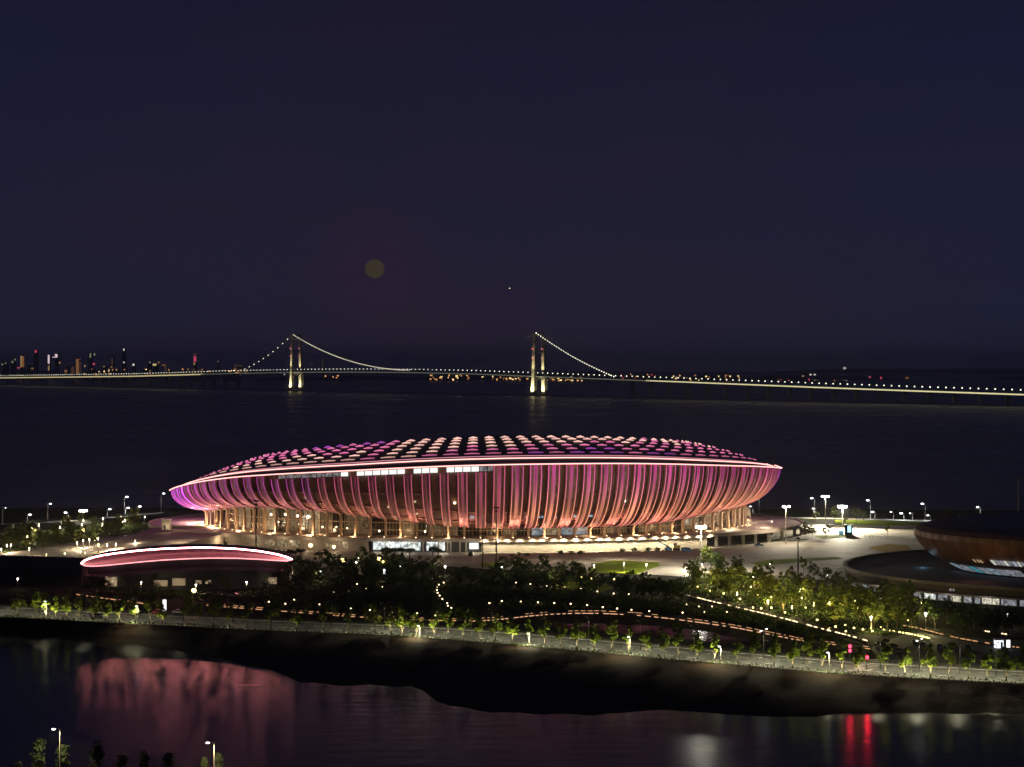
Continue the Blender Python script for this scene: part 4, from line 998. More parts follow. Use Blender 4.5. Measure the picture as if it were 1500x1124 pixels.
KIND = {
    'broad': [(trunk_mesh(1, 3.2, .2), crown_mesh(11, 17, 46, 3.2, 5.6, 2.4, M_leaf, .62)), (trunk_mesh(2, 3.4, .2), crown_mesh(12, 16, 48, 2.9, 6.6, 2.5, M_leaf2, .62)), (trunk_mesh(3, 3.0, .18), crown_mesh(13, 19, 42, 3.5, 5.0, 2.2, M_leaf2, .6)), (trunk_mesh(4, 3.6, .2), crown_mesh(14, 15, 46, 2.7, 6.2, 2.8, M_leaf, .6))],
    'dark': [(trunk_mesh(5, 3.2, .2), crown_mesh(15, 18, 46, 3.2, 5.8, 2.2, M_leaf3, .62)), (trunk_mesh(6, 3.0, .2), crown_mesh(16, 16, 46, 2.9, 6.4, 2.2, M_leaf3, .62)), (trunk_mesh(9, 3.0, .2), crown_mesh(26, 20, 42, 3.7, 5.2, 2.0, M_leaf3, .6))],
    'street': [(trunk_mesh(21, 2.6, .11, 3, .8), crown_mesh(31, 15, 46, 1.35, 4.9, 1.9, M_leafs, .5)), (trunk_mesh(22, 2.6, .10, 3, .8), crown_mesh(32, 13, 44, 1.15, 5.2, 2.0, M_leafs, .48)), (trunk_mesh(23, 2.4, .11, 3, .9), crown_mesh(33, 16, 42, 1.55, 4.3, 1.8, M_leafs, .48))],
    'round': [(trunk_mesh(7, 2.6, .2, 5, 2.2), crown_mesh(17, 18, 46, 3.4, 3.2, 2.2, M_leaf3, .55, 'flat'))],
    'cone': [(trunk_mesh(8, 3.5, .14, 0), crown_mesh(18, 30, 40, 1.7, 7.0, .6, M_needle, .42, 'cone')), (trunk_mesh(10, 3.5, .14, 0), crown_mesh(19, 26, 40, 1.5, 6.4, .7, M_needle, .42, 'cone'))],
    'shrub': [(trunk_mesh(25, .5, .08, 3, .5), crown_mesh(35, 12, 40, 1.5, 1.5, .1, M_leaf, .42))],
}
NT_ = [0]
def tree(kind, q, label, sc=1.0, group=None, name=None, cat='tree', var=None):
    tm, cm = KIND[kind][random.randrange(len(KIND[kind])) if var is None else var]
    t = thing(name or {'cone': 'conifer_tree', 'street': 'street_tree', 'shrub': 'shrub'}.get(kind, 'broadleaf_tree'), label, cat, q, random.uniform(0, 6.28), group)
    t.scale = (sc*random.uniform(.9, 1.12),)*2 + (sc*random.uniform(.88, 1.15),)
    link('trunk', tm, t); link('crown', cm, t); NT_[0] += 1
    return t
def inside(poly, x, y):
    c = False; j = len(poly)-1
    for i in range(len(poly)):
        if (poly[i][1] > y) != (poly[j][1] > y) and x < (poly[j][0]-poly[i][0])*(y-poly[i][1])/(poly[j][1]-poly[i][1]) + poly[i][0]: c = not c
        j = i
    return c
PLACED = []
def grove(poly, n, kind, label, group, sc=(.8, 1.2), mind=4.2, seed=1):
    R = random.Random(seed); xs = [p[0] for p in poly]; ys = [p[1] for p in poly]; k = 0; tries = 0
    while k < n and tries < 4000:
        tries += 1; x, y = R.uniform(min(xs), max(xs)), R.uniform(min(ys), max(ys))
        if not inside(poly, x, y): continue
        q = P(x, y)
        if any((q-o).length < mind for o in PLACED): continue
        PLACED.append(q); tree(kind, q, label, R.uniform(*sc), group); k += 1
grove([(1000, 846), (1060, 842), (1110, 856), (1200, 868), (1260, 880), (1345, 898), (1350, 922), (1290, 930), (1225, 920), (1160, 902), (1090, 886), (1010, 872)], 88, 'broad', 'uplit tree in the dense grove left of the arena', 'uplit trees in the right grove', (.85, 1.2), 4.4, 3)
grove([(1190, 850), (1260, 862), (1340, 880), (1330, 888), (1240, 874), (1185, 862)], 9, 'dark', 'dark tree behind the grove below the arena deck', 'dark trees behind the right grove', (.8, 1.1), 4.2, 4)
grove([(1355, 905), (1500, 922), (1520, 938), (1420, 930), (1350, 922)], 17, 'dark', 'dark tree before the arena lit lower windows', 'dark trees in front of the arena', (.85, 1.1), 4.2, 5)
grove([(722, 838), (800, 842), (862, 850), (868, 866), (1000, 872), (1000, 886), (930, 880), (850, 864), (722, 852)], 36, 'dark', 'dark tree in the row before the floodlit wall', 'trees in the row before the stadium wall', (.75, 1.1), 4.4, 6)
grove([(430, 838), (560, 834), (650, 838), (640, 862), (600, 884), (450, 880), (400, 866)], 46, 'dark', 'almost black tree in the unlit grove beside the pavilion', 'dark trees in the middle grove', (.95, 1.4), 4.6, 7)
grove([(660, 850), (730, 852), (850, 872), (960, 880), (1000, 884), (1010, 892), (800, 876), (670, 872)], 24, 'dark', 'dark tree on the slope behind the waterside path lights', 'dark trees behind the waterside walk', (.7, 1.05), 4.8, 8)
grove([(0, 795), (50, 782), (110, 775), (180, 768), (226, 766), (222, 780), (150, 800), (60, 808), (0, 815)], 40, 'broad', 'lit green tree in the garden left of the stadium deck', 'garden trees left of the stadium', (.8, 1.15), 4.2, 9)
grove([(136, 858), (200, 862), (330, 866), (430, 866), (420, 876), (200, 874), (140, 868)], 14, 'broad', 'small tree in front of the lens shaped pavilion', 'small trees before the pavilion', (.5, .75), 4.0, 10)
for i, px in enumerate((566, 577, 589, 600, 634, 642)): tree('round', P(px, 815 + 2*(i % 2)), nth(i+1)+' dark spreading tree from the left before the white lit windows', .85, 'spreading trees before the white windows')
for i, px in enumerate((384, 396, 411, 426, 440, 468)): tree('round', P(px, 818 + 2*(i % 2)), nth(i+1)+' dark spreading tree from the left before the warm lit wall', .8, 'spreading trees before the warm wall')
for i, (px, py) in enumerate(((222, 800), (235, 801), (285, 797), (300, 798), (318, 799), (254, 803), (330, 800))): tree('shrub', P(px, py, 6), nth(i+1)+' dark shrub from the left above the pavilion rim light', 1.4, 'shrubs behind the pavilion', cat='shrub')
for i, (px, py, kd, s_) in enumerate(((1033, 836, 'broad', 1.15), (1042, 834, 'broad', 1.1), (1050, 838, 'dark', 1.0), (1022, 842, 'broad', .9))): tree(kd, P(px, py), ('bright lit tree under the big floodlight', 'tall lit tree just right of the floodlight', 'dark tree right of the floodlit pair', 'small tree left of the floodlit pair')[i], s_, 'trees round the plaza floodlight')
for px, py, kd, s_, lab in ((1180, 787, 'broad', .9, 'leafy tree at the right ramp foot'), (1190, 787, 'broad', .8, 'leafy tree just right of the ramp foot tree'), (1210, 788, 'dark', .8, 'dark bush like tree right of the ramp'), (1223, 765, 'street', 1.6, 'narrow lit yellow tree left of the bright plaza floodlight'), (1254, 768, 'street', 1.7, 'narrow lit green tree right of the bright plaza floodlight'), (1238, 772, 'street', 1.2, 'small lit tree under the bright plaza floodlight'), (1177, 840, 'street', 1.3, 'small pale green tree beside the tall dark mast'), (1128, 842, 'dark', .7, 'dark tree at the edge of the pale plaza'), (1265, 762, 'dark', .8, 'dark tree on the coast road right of the floodlights'), (1390, 762, 'dark', .9, 'dark tree behind the arena roof'), (1300, 786, 'street', .9, 'thin sapling by the plaza bollards'), (1195, 763, 'dark', .7, 'dark tree under the coast lamp pair'), (1410, 764, 'dark', .9, 'second dark tree behind the arena roof')):
    tree(kd, P(px, py), lab, s_)
STX = [20, 46, 60, 75, 92, 109, 130, 150, 169, 192, 214, 232, 268, 285, 308, 331, 356, 392, 430, 470, 505, 545, 567, 584, 604, 630, 650, 673, 697, 719, 744, 768, 791, 815, 839, 864, 890, 914, 940, 966, 987, 1015, 1042, 1075, 1100, 1128, 1155, 1178, 1200, 1230, 1254, 1294, 1323, 1360, 1388, 1416, 1444, 1472, 1498]
BRI = {60, 75, 92, 169, 192, 584, 604, 630, 650, 744, 768, 914, 940, 1042, 1323, 1360, 1230}
rl = offset(HEDGE, 2.6, 6.0, STX)
TREE_FEET = [(px, q.copy()) for px, q in zip(STX, rl)]
for i, (px, q) in enumerate(zip(STX, rl)):
    tree('street', q, nth(i+1) + ' slender street tree from the left end of the riverside row', random.uniform(1.2, 1.7) if px < 1290 else random.uniform(1.35, 1.75), 'street trees along the riverside road')
# second, darker row behind the road
R3 = random.Random(9); q2 = offset(HEDGE, 27.0, 6.0, list(range(-10, 640, 46)))
for i, q in enumerate(q2): tree('street', q, nth(i+1)+' street tree from the left on the inland side of the road', R3.uniform(1.0, 1.4), 'street trees on the inland verge')
# planted ground cover of the dark park
b = MB(); R5 = random.Random(8)
UG = [[(320, 882), (430, 846), (640, 842), (660, 856), (800, 862), (1000, 884), (1080, 892), (1160, 914), (1230, 936), (1160, 930), (1090, 916), (1000, 900), (940, 894), (860, 892), (740, 898), (690, 904), (600, 902), (450, 892)], [(640, 836), (720, 838), (1000, 852), (1000, 866), (850, 854), (720, 850)], [(1010, 868), (1100, 888), (1200, 914), (1290, 932), (1340, 926), (1345, 900), (1200, 868), (1060, 844), (1000, 846)], [(130, 862), (330, 868), (320, 880), (230, 878), (130, 868)], [(0, 812), (60, 802), (200, 782), (225, 768), (150, 768), (0, 788)]]
for poly in UG:
    xs = [p[0] for p in poly]; ys = [p[1] for p in poly]; area = 0
    for i in range(len(poly)): q0, q1 = P(*poly[i]), P(*poly[i-1]); area += (q0.x*q1.y - q1.x*q0.y)/2
    n = int(abs(area)/2.6); k = 0
    while k < n:
        x, y = R5.uniform(min(xs), max(xs)), R5.uniform(min(ys), max(ys))
        if not inside(poly, x, y): continue
        c = P(x, y); k += 1; hh = R5.uniform(.3, 1.3)
        for _ in range(5):
            u = Vector((R5.gauss(0, 1), R5.gauss(0, 1), R5.gauss(0, .7))).normalized(); v = u.cross(Vector((R5.gauss(0, 1), R5.gauss(0, 1), 1))).normalized(); s_ = R5.uniform(.35, .8)
            d = c + Vector((R5.gauss(0, .6), R5.gauss(0, .6), R5.uniform(.1, 1)*hh)); b.quad(d-u*s_*.6, d+v*s_*.45, d+u*s_*.6, d-v*s_*.45)
ug = stuff(b.build('undergrowth', M_leaf3)); tag(ug, 'dark low planting covering the park ground between the trees', 'undergrowth')
# hedge along the bank
b = MB(); R4 = random.Random(3)
for p, a in along(.3, 6.0, .42):
    for _ in range(3):
        c = p + Vector((R4.gauss(0, .3), R4.gauss(0, .45), R4.uniform(0, 1.15))); u = Vector((R4.gauss(0, 1), R4.gauss(0, 1), R4.gauss(0, .8))).normalized(); v = u.cross(Vector((R4.gauss(0, 1), R4.gauss(0, 1), 1))).normalized(); s = R4.uniform(.3, .6)
        b.quad(c-u*s*.6, c+v*s*.45, c+u*s*.6, c-v*s*.45)
hd = stuff(b.build('hedge', M_leaf)); tag(hd, 'low clipped hedge running along the top of the river bank', 'hedge')
# planting on the podium edge and along the foot of the wall
for i, (px, py) in enumerate(((822, 812), (836, 812), (850, 812), (912, 809), (930, 808), (950, 807), (962, 807), (690, 815), (772, 815))):
    tree('shrub', P(px, py), nth(i+1)+' dark clipped shrub from the left at the foot of the floodlit wall', .95, 'shrubs along the wall foot', cat='shrub')
# foreground conifers on the near shore
for px, py, s_, lab in ((27, 1117, .75, 'dark small conifer at the lower left corner'), (57, 1094, .95, 'lit conifer left of the foreground lamp post'), (91, 1090, .95, 'bright yellow green conifer around the left foreground lamp post'), (142, 1101, .9, 'dark conifer right of the left foreground lamp post'), (180, 1103, .85, 'dark conifer midway between the foreground lamp posts'), (212, 1101, .9, 'tallest dark conifer midway between the foreground lamp posts'), (246, 1112, .8, 'small dark conifer left of the right foreground lamp post'), (300, 1117, .8, 'lit small conifer touching the right foreground lamp post'), (321, 1112, .85, 'lit conifer just right of the right foreground lamp post')):
    d = 446 if px in (57, 91, 300, 321) else 433; zt = CAMZ - (py-HY)*d/F; hh = 7.6*s_*1.3
    tree('cone', ((px-750)*d/F, d, 6.05), lab, max(.3, (zt-6.0)/6.6), 'conifers on the near shore')

# ------------------------------------------------------------------ lamps
gp = MB(); gp.tube([(0, 0, 0), (0, 0, 3.7)], .07, 6); gp.tube([(0, 0, 0), (0, 0, .4)], .14, 6); gl_pole = gp.mesh('pole', M_pole)
gh = MB(); gh.ball((0, 0, 3.95), .42, 8, 6); gh.tube([(0, 0, 4.35), (0, 0, 4.5)], [.3, .1], 6)
HEADS = {}
def head(kind, r, em, z):
    k = (kind, r, em.name, z)
    if k not in HEADS: b = MB(); b.ball((0, 0, z), r, 8, 6, (1, 1, .85)); HEADS[k] = b.mesh('lamp_head', em)
    return HEADS[k]
def garden_lamp(px, py, label, group, em=E_warm, r=.36, power=420, col=WARMW, h=4.0):
    z = 6 + h; d = F*(CAMZ-z)/(py-HY); q = Vector(((px-750)*d/F, d, 6.0))
    t = thing('garden_lamp', label, 'lamp', q, 0, group); o = link('pole', gl_pole, t, sc=(1, 1, (h-.3)/3.7)); link('lamp_head', head('g', round(r*random.choice((.7, .85, 1, 1.12)), 3), em, h), t)
    if power: lamp(t, 'POINT', (0, -.1, h-.75), power, col, .2)
    return t
GL = [(20, 770), (6, 781), (10, 798), (16, 797), (2, 804), (40, 785), (43, 803), (47, 772), (52, 774), (57, 768), (88, 771), (90, 765), (122, 762), (120, 768), (150, 767), (151, 759), (177, 757), (180, 764), (183, 762), (212, 757), (113, 794), (122, 791), (131, 790), (144, 788), (157, 797), (170, 796), (198, 792)]
for p in GL: garden_lamp(*p, 'warm globe lamp in the garden left of the stadium', 'garden lamps left of the stadium', power=5500, r=.32)
garden_lamp(122, 776, 'bright yellow globe lamp in the garden left of the stadium', None, E_yel, .7, 1400, YEL)
garden_lamp(144, 798, 'yellow globe lamp near the garden path left of the pavilion', None, E_yel, .5, 700, YEL)
for p in ((68, 812), (95, 811), (125, 810), (118, 808)): garden_lamp(*p, 'warm lamp on the plaza edge left of the pavilion tip', 'plaza lamps left of the pavilion', E_path, .42, 380, WARM, 3)
for p, lab in (((26, 848), 'lone white lamp on the dark ground at far left'), ((207, 853), 'lamp in a small tree before the pavilion'), ((270, 848), 'slim post lamp at the pavilion wall'), ((287, 857), 'small lamp above the bright yellow globe'), ((322, 847), 'lamp lighting a green tree before the pavilion'), ((361, 853), 'small lamp right of the pavilion lit doorway'), ((386, 844), 'lamp before the lit pavilion end room')): garden_lamp(*p, lab, None, E_white, .38, 420)
garden_lamp(284, 865, 'bright yellow globe lamp in front of the pavilion', None, E_yel, .95, 900, YEL, 3)
for p, lab in (((420, 840), 'left one of two white lamps right of the pavilion'), ((435, 842), 'right one of two white lamps right of the pavilion'), ((469, 837), 'lamp inside a green glowing tree in the middle grove'), ((500, 830), 'small lamp below the big yellow globe'), ((522, 824), 'white lamp between two yellow globes'), ((525, 817), 'upper white lamp between two yellow globes'), ((563, 838), 'white lamp in the middle grove right of the yellow globes'), ((587, 830), 'lone white lamp in the black grove')): garden_lamp(*p, lab, None, E_white, .4, 2200)
garden_lamp(502, 821, 'big yellow globe lamp below the stadium left part', None, E_yel, 1.0, 1100, YEL); garden_lamp(555, 819, 'big yellow globe lamp right of the middle grove path', None, E_yel, 1.0, 1100, YEL); garden_lamp(561, 823, 'smaller yellow lamp touching the big yellow globe', None, E_yel, .5, 500, YEL)
garden_lamp(455, 799, 'left warm globe lamp before the stadium lower wall', None, E_yel, .95, 1800, WARMW, 5); garden_lamp(489, 801, 'right warm globe lamp before the stadium lower wall', None, E_yel, .95, 1800, WARMW, 5)
for p in ((735, 831), (652, 830), (806, 841), (870, 828), (947, 827), (914, 825), (800, 844)): garden_lamp(*p, 'white post lamp among trees before the floodlit wall', 'post lamps before the stadium wall', E_white, .38, 3000)  # the middle lamp by the lawn is added, to light the grass
RG = [(1033, 843), (1047, 849), (1057, 848), (1064, 855), (1037, 846), (1100, 857), (1137, 865), (1130, 872), (1174, 874), (1192, 884), (1215, 882), (1220, 862), (1255, 891), (1316, 874), (1349, 883), (1125, 880), (1160, 888), (1080, 868)]
for p in RG: garden_lamp(*p, 'small warm globe lamp inside the dense right grove', 'globe lamps in the right grove', E_warm, .34, 5200, (1, .82, .30))
for p in ((1104, 846), (1171, 863), (1254, 881), (1276, 904), (1356, 899)): garden_lamp(*p, 'taller bright lamp above the right grove path', 'taller lamps in the right grove', E_white, .55, 9000, (1, .84, .36), 5.5)
for p, lab in (((1028, 826), 'warm lamp under the floodlit pair of trees'), ((1212, 843), 'white lamp behind the grove under the arena deck'), ((1291, 877), 'white lamp before the arena lower windows, left'), ((1300, 864), 'yellow lamp in a green tree at the arena windows'), ((1476, 900), 'white lamp before the arena right windows'), ((1128, 827), 'lamp in the dark tree at the plaza edge')): garden_lamp(*p, lab, None, E_white, .42, 700)
# in-ground uplights below the grove trees
def uplight(px, py, label, group, power=700, col=YEL, r=.5):
    q = P(px, py); t = thing('uplight', label, 'lamp', q, 0, group)
    b = MB(); b.tube([(0, 0, 0), (0, 0, .35)], [.22, .26], 8); b.build('housing', M_dark, t); link('lamp_head', head('u', r, E_yel, .7), t); lamp(t, 'SPOT', (0, -.2, 1.3), power*.8, col, .3, spot=150, direction=(0, .15, 1), blend=.5)
for p in ((1103, 893), (1115, 894), (1130, 893), (1197, 911), (1224, 921), (1238, 919), (1239, 928), (1251, 923), (1264, 925), (1278, 928), (1213, 926), (1084, 880), (1060, 872), (1150, 900)): uplight(*p, 'golden uplight along the front of the right grove', 'uplights along the right grove', 8000, YEL, .36)
for p in ((1022, 862), (1040, 868), (1090, 862), (1140, 878), (1180, 893), (1290, 922), (1330, 912), (1230, 900), (1205, 888), (1065, 862), (1110, 874)): uplight(*p, 'hidden golden uplight within the right grove', 'uplights inside the right grove', 9500, YEL, .25)
for p in ((852, 848), (884, 849), (900, 851), (866, 850)): uplight(*p, 'golden uplight under trees before the stadium wall', 'uplights before the stadium wall', 9000, YEL, .40)
th_b = MB(); th_b.tube([(0, 0, 0), (0, 0, .25)], [.14, .16], 8); th_me = th_b.mesh('housing', M_dark)
tl_b = MB(); tl_b.tube([(0, 0, .25), (0, 0, .30)], .12, 8); tl_me = tl_b.mesh('lens', mat('added_spot_lens', (.3, .3, .3), .4, var=0, emit=(1, .9, .5), es=2.0, sample=False))
for i, (px, q) in enumerate(TREE_FEET):  # ground spots added one per street tree, to brighten the crowns
    pw = 4200 if px in BRI else (1500 if px > 560 else 260 if px > 240 else 900); pw *= random.choice((1.1, 1.8, 2.6))
    t = thing('added_tree_spot', nth(i+1) + ' added ground spotlight from the left under the riverside street trees', 'spotlight', (q.x - .3, q.y - 1.7, 6.13), 0, 'added tree spotlights along the riverside road')
    link('housing', th_me, t); link('lens', tl_me, t); lamp(t, 'SPOT', (0, 0, .5), pw, (1, .97, .52), .15, spot=88, direction=(0, .42, 1), blend=.6)
# low path lights
pl = MB(); pl.tube([(0, 0, 0), (0, 0, .8)], .09, 6); pl_me = pl.mesh('post', M_dark)
def path_light(px, py, label, group, r=.36, power=45, col=WARM, em=E_path):
    r *= .68; q = P(px, py, 6.9); t = thing('path_light', label, 'lamp', (q.x, q.y, 6.0), 0, group); link('post', pl_me, t); link('lamp_head', head('p', r, em, 1.0), t)
    if power: lamp(t, 'POINT', (0, -.55, 1.25), power, col, .15)
CURV = [(650, 854), (643, 857), (640, 861), (640, 865), (641, 869), (644, 873), (648, 878), (655, 884), (656, 888), (661, 891)]
for i, p in enumerate(CURV): path_light(*p, nth(i+1)+' path light from the top of the short curving garden path', 'lights of the curving garden path', .42, 60)
WALK = [(687, 894), (717, 884), (735, 881), (763, 882), (788, 883), (812, 884), (836, 885), (860, 887), (883, 890), (904, 892), (925, 894), (951, 896), (1000, 898)]
for i, p in enumerate(WALK): path_light(*p, nth(i+1)+' path light from the left along the waterside walk', 'lights of the waterside walk', .46, 90)
UPW = [(756, 854), (777, 856), (801, 859), (827, 861), (851, 863), (875, 867), (899, 870), (921, 871)]
for i, p in enumerate(UPW): path_light(*p, nth(i+1)+' path light from the left on the upper slope path', 'lights of the upper slope path', .44, 80)
LW = [(394, 882), (418, 885), (514, 892), (542, 894), (575, 897), (611, 899), (638, 902), (675, 901)]
for i, p in enumerate(LW): path_light(*p, nth(i+1)+' path light from the left above the dashed orange walkway', 'lights above the dashed walkway', .42, 60)
MISC = [(489, 868), (511, 866), (523, 856), (536, 863), (555, 856), (560, 860), (431, 879), (468, 886), (1065, 897), (1006, 886), (1024, 889), (1043, 889), (1032, 897)]
for p in MISC: path_light(*p, 'small warm path light in the dark park ground', 'scattered path lights in the park', .38, 50)

# street lamps
sp = MB(); sp.tube([(0, 0, 0), (0, 0, 1)], [.13, .08], 6); sp_me = sp.mesh('pole', M_polew); spd_me = sp.mesh('pole', M_dark)
def street_lamp(px, yh, yb, label, group=None, z=6.0, em=E_cool, r=.55, power=900, col=COOL, arm=1.6, side=1, spread=150):
    q = P(px, yb, z); H = (CAMZ - (yh-HY)*q.y/F) - z; t = thing('street_lamp', label, 'street lamp', q, 0, group)
    link('pole', sp_me, t, sc=(1.3, 1.3, H))
    b = MB(); b.tube([(0, 0, H-.2), (side*arm*.6, 0, H+.1), (side*arm, 0, H+.12)], .06, 5); b.build('arm', M_polew, t)
    b = MB(); b.ball((side*arm, 0, H-.05), r, 8, 5, (1.3, 1, .55)); b.build('lamp_head', em, t)
    if power: lamp(t, 'SPOT', (side*arm, 0, H-.7), power, col, .25, spot=spread, direction=(0, 0, -1), blend=.7)
    return t
for px, yh, yb, lab, r, pw in ((70, 738, 762, 'coast road lamp with twin heads at far left', .6, 900), (40, 754, 764, 'short bright coast lamp left of the twin head lamp', .7, 600), (100, 751, 762, 'short white coast lamp right of the twin head lamp', .75, 600), (157, 746, 757, 'short coast lamp left of the tall pair', .7, 600), (182, 728, 754, 'tall coast lamp left of the stadium tip', .75, 900), (184, 744, 753, 'short lamp under the tall coast lamp left of the stadium', .75, 600), (201, 742, 752, 'short coast lamp right of the tall one', .75, 600), (236, 723, 752, 'tall coast lamp nearest to the stadium left tip', .65, 600), (4, 744, 768, 'tall coast lamp at the left edge', .3, 0)):
    street_lamp(px, yh, yb, lab, 'coast road lamps left of the stadium', r=r, power=pw*4, side=1 if px != 100 else -1)
for px, yh, yb, lab, r, pw in ((1193, 730, 759, 'tall coast lamp left of the big floodlight', .7, 900), (1195, 745, 759, 'short lamp under the tall coast lamp right of the stadium', .55, 500), (1275, 733, 760, 'tall coast lamp right of the bright floodlights', .75, 900), (1282, 750, 760, 'short bright coast lamp right of the floodlights', .75, 600), (1309, 750, 761, 'short coast lamp midway to the arena', .5, 600), (1324, 752, 762, 'short bright coast lamp left of the arena', .8, 700), (1337, 752, 762, 'small coast lamp just left of the arena', .45, 500), (1355, 738, 763, 'tall coast lamp above the arena left edge', .75, 900), (1363, 755, 763, 'short coast lamp at the arena roof edge', .6, 400), (1436, 743, 759, 'tall coast lamp behind the arena roof', .7, 600), (1419, 757, 763, 'short coast lamp behind the arena roof', .45, 200), (1112, 727, 752, 'tall lamp right of the stadium right tip', .5, 500), (1103, 742, 752, 'short lamp under the stadium right tip', .5, 500)):
    street_lamp(px, yh, yb, lab, 'coast road lamps right of the stadium', r=r, power=pw*4, side=-1)
# plaza floodlight masts
def flood_mast(px, yh, yb, label, n=6, r=.9, em=None, power=30000, col=(1, .90, .66), z=6.0, spread=150, direction=(0, -.35, -1)):
    q = P(px, yb, z); H = (CAMZ - (yh-HY)*q.y/F) - z; t = thing('floodlight_mast', label, 'floodlight', q, 0, 'floodlight masts')
    link('pole', sp_me, t, sc=(2.2, 2.2, H)); b = MB()
    b.tube([(1.6*cos(a), 1.6*sin(a), H) for a in [2*pi*i/12 for i in range(13)]], .12, 5, cap=False); b.tube([(-1.6, 0, H), (1.6, 0, H)], .1, 5); b.build('ring_bracket', M_polew, t)
    for i in range(n):
        a = 2*pi*i/n; b = MB(); b.box((1.7*cos(a), 1.7*sin(a), H-.15), (r, r*.8, r*.65), a); b.build('lamp_head', em or E_flood, t)
    if power: lamp(t, 'SPOT', (0, 0, H-.8), power, col, .5, spot=spread, direction=direction, blend=.5)
flood_mast(122, 748, 764, 'bright white floodlight mast in the garden at far left', 6, 1.2, None, 26000)
flood_mast(1209, 727, 761, 'tall bright floodlight mast by the coast road', 6, 1.1, None, 150000)
flood_mast(1234, 742, 775, 'brightest floodlight mast at the back of the pale plaza', 8, 1.5, None, 650000, direction=(.05, -.95, -1))
flood_mast(1027, 772, 836, 'floodlight mast rising from the trees at the stadium front', 6, 1.2, E('lit_flood_strong', (1, .96, .82), 520.0, True), 60000)
flood_mast(1151, 742, 797, 'triple headed floodlight mast at the right ramp', 3, 1.0, None, 55000)
# unlit masts
def mast(px, yt, yb, label, z=6.0, r=.32, top=True):
    q = P(px, yb, z); H = (CAMZ - (yt-HY)*q.y/F) - z; t = thing('mast', label, 'mast', q, 0, 'tall unlit masts')
    b = MB(); b.tube([(0, 0, 0), (0, 0, H*.5), (0, 0, H)], [r*1.3, r, r*.6], 8); b.build('pole', M_dark, t)
    if top: b = MB(); b.box((0, 0, H+.3), (2.6, .5, .7)); b.box((0, 0, H-1.2), (1.8, .4, .5)); b.build('lamp_bracket', M_dark, t)
mast(375, 735, 812, 'dark unlit mast before the stadium left columns'); mast(727, 745, 832, 'tall dark mast before the stadium centre, right of two'); mast(707, 783, 832, 'short dark mast before the stadium centre, left of two'); mast(1169, 785, 842, 'dark mast on the pale plaza near the grove')
q = P(1492, 762); t = thing('mast', 'tall grey mast with aerial rack behind the arena', 'mast', q, 0, 'tall unlit masts'); H = CAMZ - (700-HY)*q.y/F - 6
b = MB(); b.tube([(0, 0, 0), (0, 0, H)], [.9, .5], 8); b.build('pole', M_pole, t); b = MB(); b.box((0, 0, H), (4, 1, .4)); b.box((-1.6, 0, H+.8), (.5, .5, 1.6)); b.box((1.6, 0, H+.8), (.5, .5, 1.6)); b.box((0, 0, H+.8), (.5, .5, 1.6)); b.build('aerial_rack', M_pole, t)
# riverside road lamps: low white heads seen by the trees, tall arms over the road
lit = [(68, 881), (202, 888), (615, 917), (776, 928), (923, 933), (1056, 947), (1215, 956)]
for i, (px, yh) in enumerate(lit):
    yb = interp(HEDGE, px) - 1.0; street_lamp(px, yh, yb, nth(i+1)+' short white lamp from the left among the riverside street trees', 'short lamps along the river bank', r=.34, power=7000, col=(1, .97, .60), arm=.5, side=-1, em=mat('lit_short_head', (.3, .3, .3), .5, var=0, emit=(.95, 1, .92), es=3.0, sample=False), spread=156)
tall = [(px, 0, 2 if px in (1091, 1334) else .5 if px < 240 else .22 if px < 540 else .9) for px in (-40, 25, 95, 165, 240, 315, 390, 465, 540, 612, 690, 765, 830, 905, 985, 1091, 1150, 1215, 1275, 1334, 1395, 1450, 1520)]
tall.sort()
ra_ = offset(HEDGE, 13.6, 6.02, [p[0] for p in tall])
for i, ((px, _, k), q) in enumerate(zip(tall, ra_)):
    t = thing('road_lamp', nth(sorted(x[0] for x in tall).index(px)+1)+' tall double armed road lamp from the left on the median', 'street lamp', q, -.45, 'tall lamps on the road median')
    link('pole', spd_me, t, sc=(1.0, 1.0, 9.2))
    for s in (-1, 1):
        b = MB(); b.tube([(0, 0, 8.9), (0, s*1.6, 9.6), (0, s*2.6, 9.7)], .06, 5); b.build('arm', M_dark, t)
        b = MB(); b.box((0, s*2.7, 9.62), (.35, 1.1, .16)); b.build('lamp_head', E_white if k >= 2 else M_dark if k < 1 else mat('lit_shielded_head', (.3, .3, .3), .5, var=0, emit=(1, .95, .8), es=.35, sample=False), t)
        lamp(t, 'SPOT', (0, s*2.7, 9.3), 5200*(1.6 if k >= 2 else k), (1, .93, .60), .25, spot=146, direction=(0, s*.05, -1), blend=.25)
# foreground lamp posts
for px, py, lab in ((88, 1068, 'tall foreground lamp post lit at the lower left corner'), (314, 1088, 'right foreground lamp post at the lower edge')):
    d = 440; q = Vector(((px-750)*d/F, d, 6.0)); H = CAMZ - (py-HY)*d/F - 6
    t = thing('street_lamp', lab, 'street lamp', q); link('pole', sp_me, t, sc=(1.3, 1.3, H))
    b = MB(); b.tube([(0, 0, H-.15), (-.8, 0, H+.05), (-1.3, 0, H+.02)], .06, 5); b.build('arm', M_polew, t)
    b = MB(); b.ball((-1.4, 0, H-.06), .28, 8, 5, (1.5, .9, .6)); b.build('lamp_head', E_white, t); lamp(t, 'SPOT', (-1.4, 0, H-.4), 9000, (1, .82, .42), .2, spot=172, direction=(.1, 0, -1), blend=.6)

